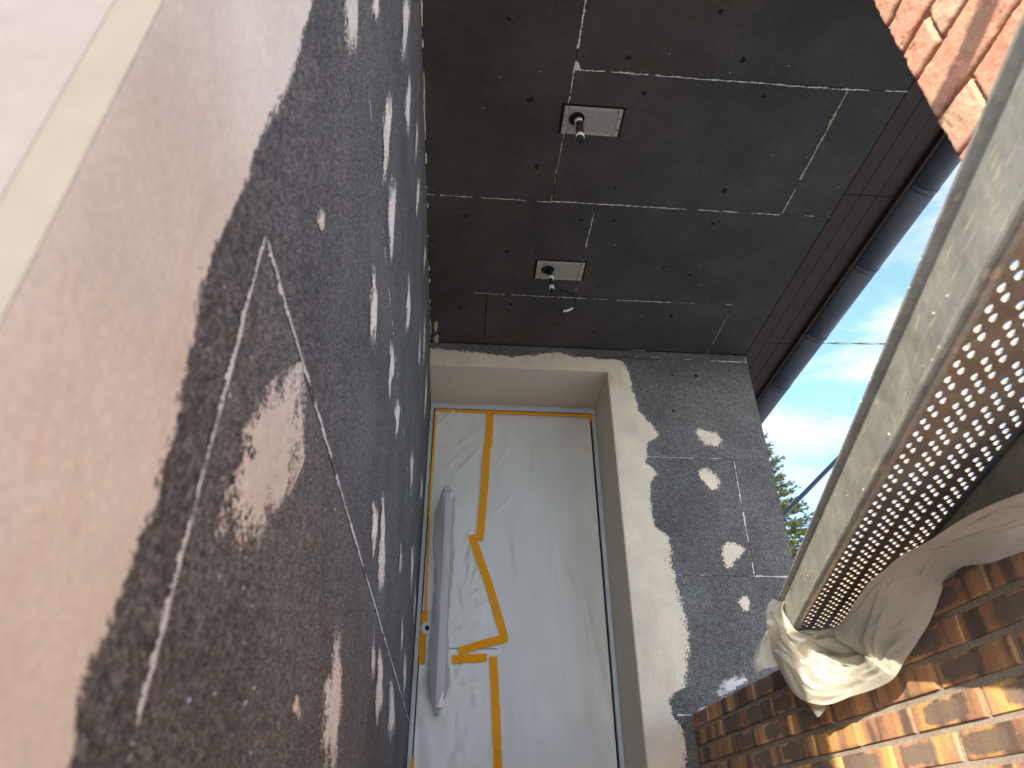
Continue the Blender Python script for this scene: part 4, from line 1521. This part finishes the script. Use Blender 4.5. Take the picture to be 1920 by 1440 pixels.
# loose inner loop and the torn tail below
i3 = [on(('z', 0.342), *q) for q in ((1500, 1186), (1535, 1184), (1572, 1176), (1610, 1168), (1650, 1162), (1690, 1158))]
o3 = [on(('x', 0.735), 1512, 1215), on(('x', 0.745), 1560, 1238), on(('x', 0.752), 1605, 1250), on(('x', 0.755), 1650, 1252), on(('x', 0.758), 1690, 1238), on(('x', 0.758), 1722, 1205)]
vs, fs = drape(i3, o3, 10, 26, lambda t: -0.10, 7.0, 0.011)
build('inner_loop', vs, fs, SHEET, ps, smooth=True)
i4 = [at_x(*q, 0.728) for q in ((1512, 1314), (1530, 1318), (1556, 1316))]
o4 = [at_x(*q, 0.733) for q in ((1522, 1328), (1534, 1345), (1548, 1330))]
vs, fs = drape(i4, o4, 6, 6, lambda t: 0.2, 9.0, 0.003)
build('torn_tail', vs, fs, SHEET, ps, smooth=True)

# ------------------------------------------------------------------ steps to the door
st = thing('entrance_steps', (0.3, 1.4, GROUND), 'plain concrete entrance steps climbing to the door', 'steps')
n = 6
for k in range(n):
    z1 = GROUND + (k + 1) * (FLOOR - GROUND) / n
    y0 = 0.55 + k * 0.24
    y1 = y0 + 0.24 if k < n - 1 else YD + 0.2
    box('step', (XL + 0.002, y0, GROUND), (XB - 0.003, y1 - 0.001, z1), CONCRETE, st, 0.006)

# ------------------------------------------------------------------ beyond the house
b0 = at_y(1470, 964, 3.4); b1 = at_y(1583, 848, 3.4)
dd = (b1 - b0)
br0 = b0 - dd * ((b0.z - GROUND) / dd.z)
brc = tube('brace_tube', [br0, b1 + dd * 0.9], 0.0125, DARKTUBE, None, 10)
tag(brc, 'dark slanting metal tube in front of the spruce', 'tube')
w0 = at_y(1550, 643, 8); w1 = at_y(1668, 644.5, 8)
wd = (w1 - w0)
cb_pts = []
for k in range(161):
    t = -6 + 22 * k / 160
    p = w0 + wd * t
    cb_pts.append((p.x, p.y, p.z + 0.02 * (t - 0.5) ** 2 * 0.12))
vs_c = thing('overhead_cable', cb_pts[0], 'thin twisted overhead cable crossing the sky', 'cable')
for ph in (0, math.pi):
    pts = [(x, y + 0.010 * math.sin(k * 1.1 + ph), z + 0.010 * math.cos(k * 1.1 + ph)) for k, (x, y, z) in enumerate(cb_pts)]
    tube('strand', pts, 0.011, CABLE, vs_c, 6)

# neighbour with a pale green roof
nb = thing('neighbour_house', (9.5, 17.5, GROUND), 'sliver of a pale green roof behind the spruce', 'building')
tz = at_y(1492, 1034, 14).z
ROOFG = mat_plain('pale_green_roof', (0.33, 0.37, 0.33), 0.6, 0, 0.1, 2, 0.2)
box('wall', (6.2, 15.0, GROUND), (15.0, 21.0, 3.6), mat_plain('neighbour_render', (0.55, 0.52, 0.46), 0.9), nb)
rv = [(5.8, 14.0, 4.35), (15.4, 14.0, 4.35), (15.4, 18.0, tz + 1.28), (5.8, 18.0, tz + 1.28), (5.8, 22.0, 4.35), (15.4, 22.0, 4.35)]
rv2 = [(x, y, z - 0.16) for x, y, z in rv]
build('roof', rv + rv2, [(0, 1, 2, 3), (3, 2, 5, 4), (6, 9, 8, 7), (9, 10, 11, 8), (0, 6, 7, 1), (4, 5, 11, 10), (0, 3, 9, 6), (3, 4, 10, 9), (1, 7, 8, 2), (2, 8, 11, 5)], ROOFG, nb)
for wx in (7.2, 9.4, 11.6, 13.4):
    box('window', (wx, 14.97, 1.2), (wx + 1.1, 15.02, 2.5), mat_plain('dark_glass', (0.05, 0.06, 0.07), 0.15), nb)


# spruce
def spruce(base, apex_z, label):
    t = thing('spruce_tree', (base[0], base[1], GROUND), label, 'tree')
    Hh = apex_z - GROUND
    tube('trunk', [(base[0], base[1], GROUND), (base[0] + 0.02, base[1], GROUND + Hh * 0.5), (base[0], base[1], apex_z - 0.05)], 0.16, BARK, t, 10, rfun=lambda f: 1 - 0.95 * f)
    rg5 = random.Random(21)
    vs, fs = [], []
    bvs, bfs = [], []

    def needle_twig(p, d, L, dens):
        up = Vector((0, 0, 1))
        s = d.cross(up)
        s = s.normalized() if s.length > 1e-3 else Vector((1, 0, 0))
        u = s.cross(d).normalized()
        n_ = max(4, int(L * dens))
        for k in range(n_):
            q = p + d * (L * (k + rg5.random()) / n_)
            a = rg5.uniform(0, 6.28)
            r = (s * math.cos(a) + u * math.sin(a)) * 0.8 + d * 0.75
            r.normalize()
            ln = rg5.uniform(0.03, 0.055)
            sd = r.cross(Vector((rg5.uniform(-1, 1), rg5.uniform(-1, 1), rg5.uniform(-1, 1)))).normalized() * 0.0085
            n0 = len(vs)
            vs.extend([q - sd, q + sd, q + r * ln])
            fs.append((n0, n0 + 1, n0 + 2))
        n0 = len(bvs)
        bvs.extend([p - s * 0.005, p + s * 0.005, p + d * L])
        bfs.append((n0, n0 + 1, n0 + 2))

    z = apex_z - 0.05
    needle_twig(Vector((base[0], base[1], apex_z - 0.35)), Vector((0, 0, 1)), 0.40, 190)
    while z > GROUND + 0.8:
        dz = apex_z - z
        Lb = 0.14 + 0.30 * dz ** 0.95
        coarse = dz > 5.0
        nb_ = 6 if dz < 1.2 else 8
        a0 = rg5.uniform(0, 6.28)
        for k in range(nb_):
            a = a0 + 2 * math.pi * (k + rg5.uniform(-.3, .3)) / nb_
            L = Lb * rg5.uniform(0.72, 1.15)
            lift = 0.42 - 0.10 * min(dz, 5)
            p0 = Vector((base[0], base[1], z + rg5.uniform(-.06, .06)))
            hd = Vector((math.cos(a), math.sin(a), 0))
            prev = p0
            seg = max(4, int(L / 0.11))
            for q in range(seg):
                f = (q + 1) / seg
                p = p0 + hd * (L * f) + Vector((0, 0, L * (lift * f - 0.30 * f * f + 0.22 * f ** 3)))
                d = (p - prev).normalized()
                needle_twig(prev, d, (p - prev).length * 1.1, 60 if coarse else 260)
                if q >= seg * 0.2:
                    for sg in (-1, 1):
                        if coarse and rg5.random() < 0.5:
                            continue
                        sdv = d.cross(Vector((0, 0, 1))).normalized() * sg
                        td = (d * rg5.uniform(0.6, 0.9) + sdv * rg5.uniform(0.6, 0.9) + Vector((0, 0, rg5.uniform(-.25, .12)))).normalized()
                        needle_twig(p, td, min(0.30, 0.10 + 0.35 * L * (1 - f)) * rg5.uniform(.7, 1.1), 60 if coarse else 260)
                prev = p
        z -= rg5.uniform(0.10, 0.15) if not coarse else 0.34
    o = build('crown', vs, fs, NEEDLES, t)
    build('branches', bvs, bfs, BARK, t)
    return t


ap = at_y(1412, 815, 12)
spruce((ap.x - 0.02, 12.0), ap.z, 'sunlit green spruce seen past the end of the door wall')
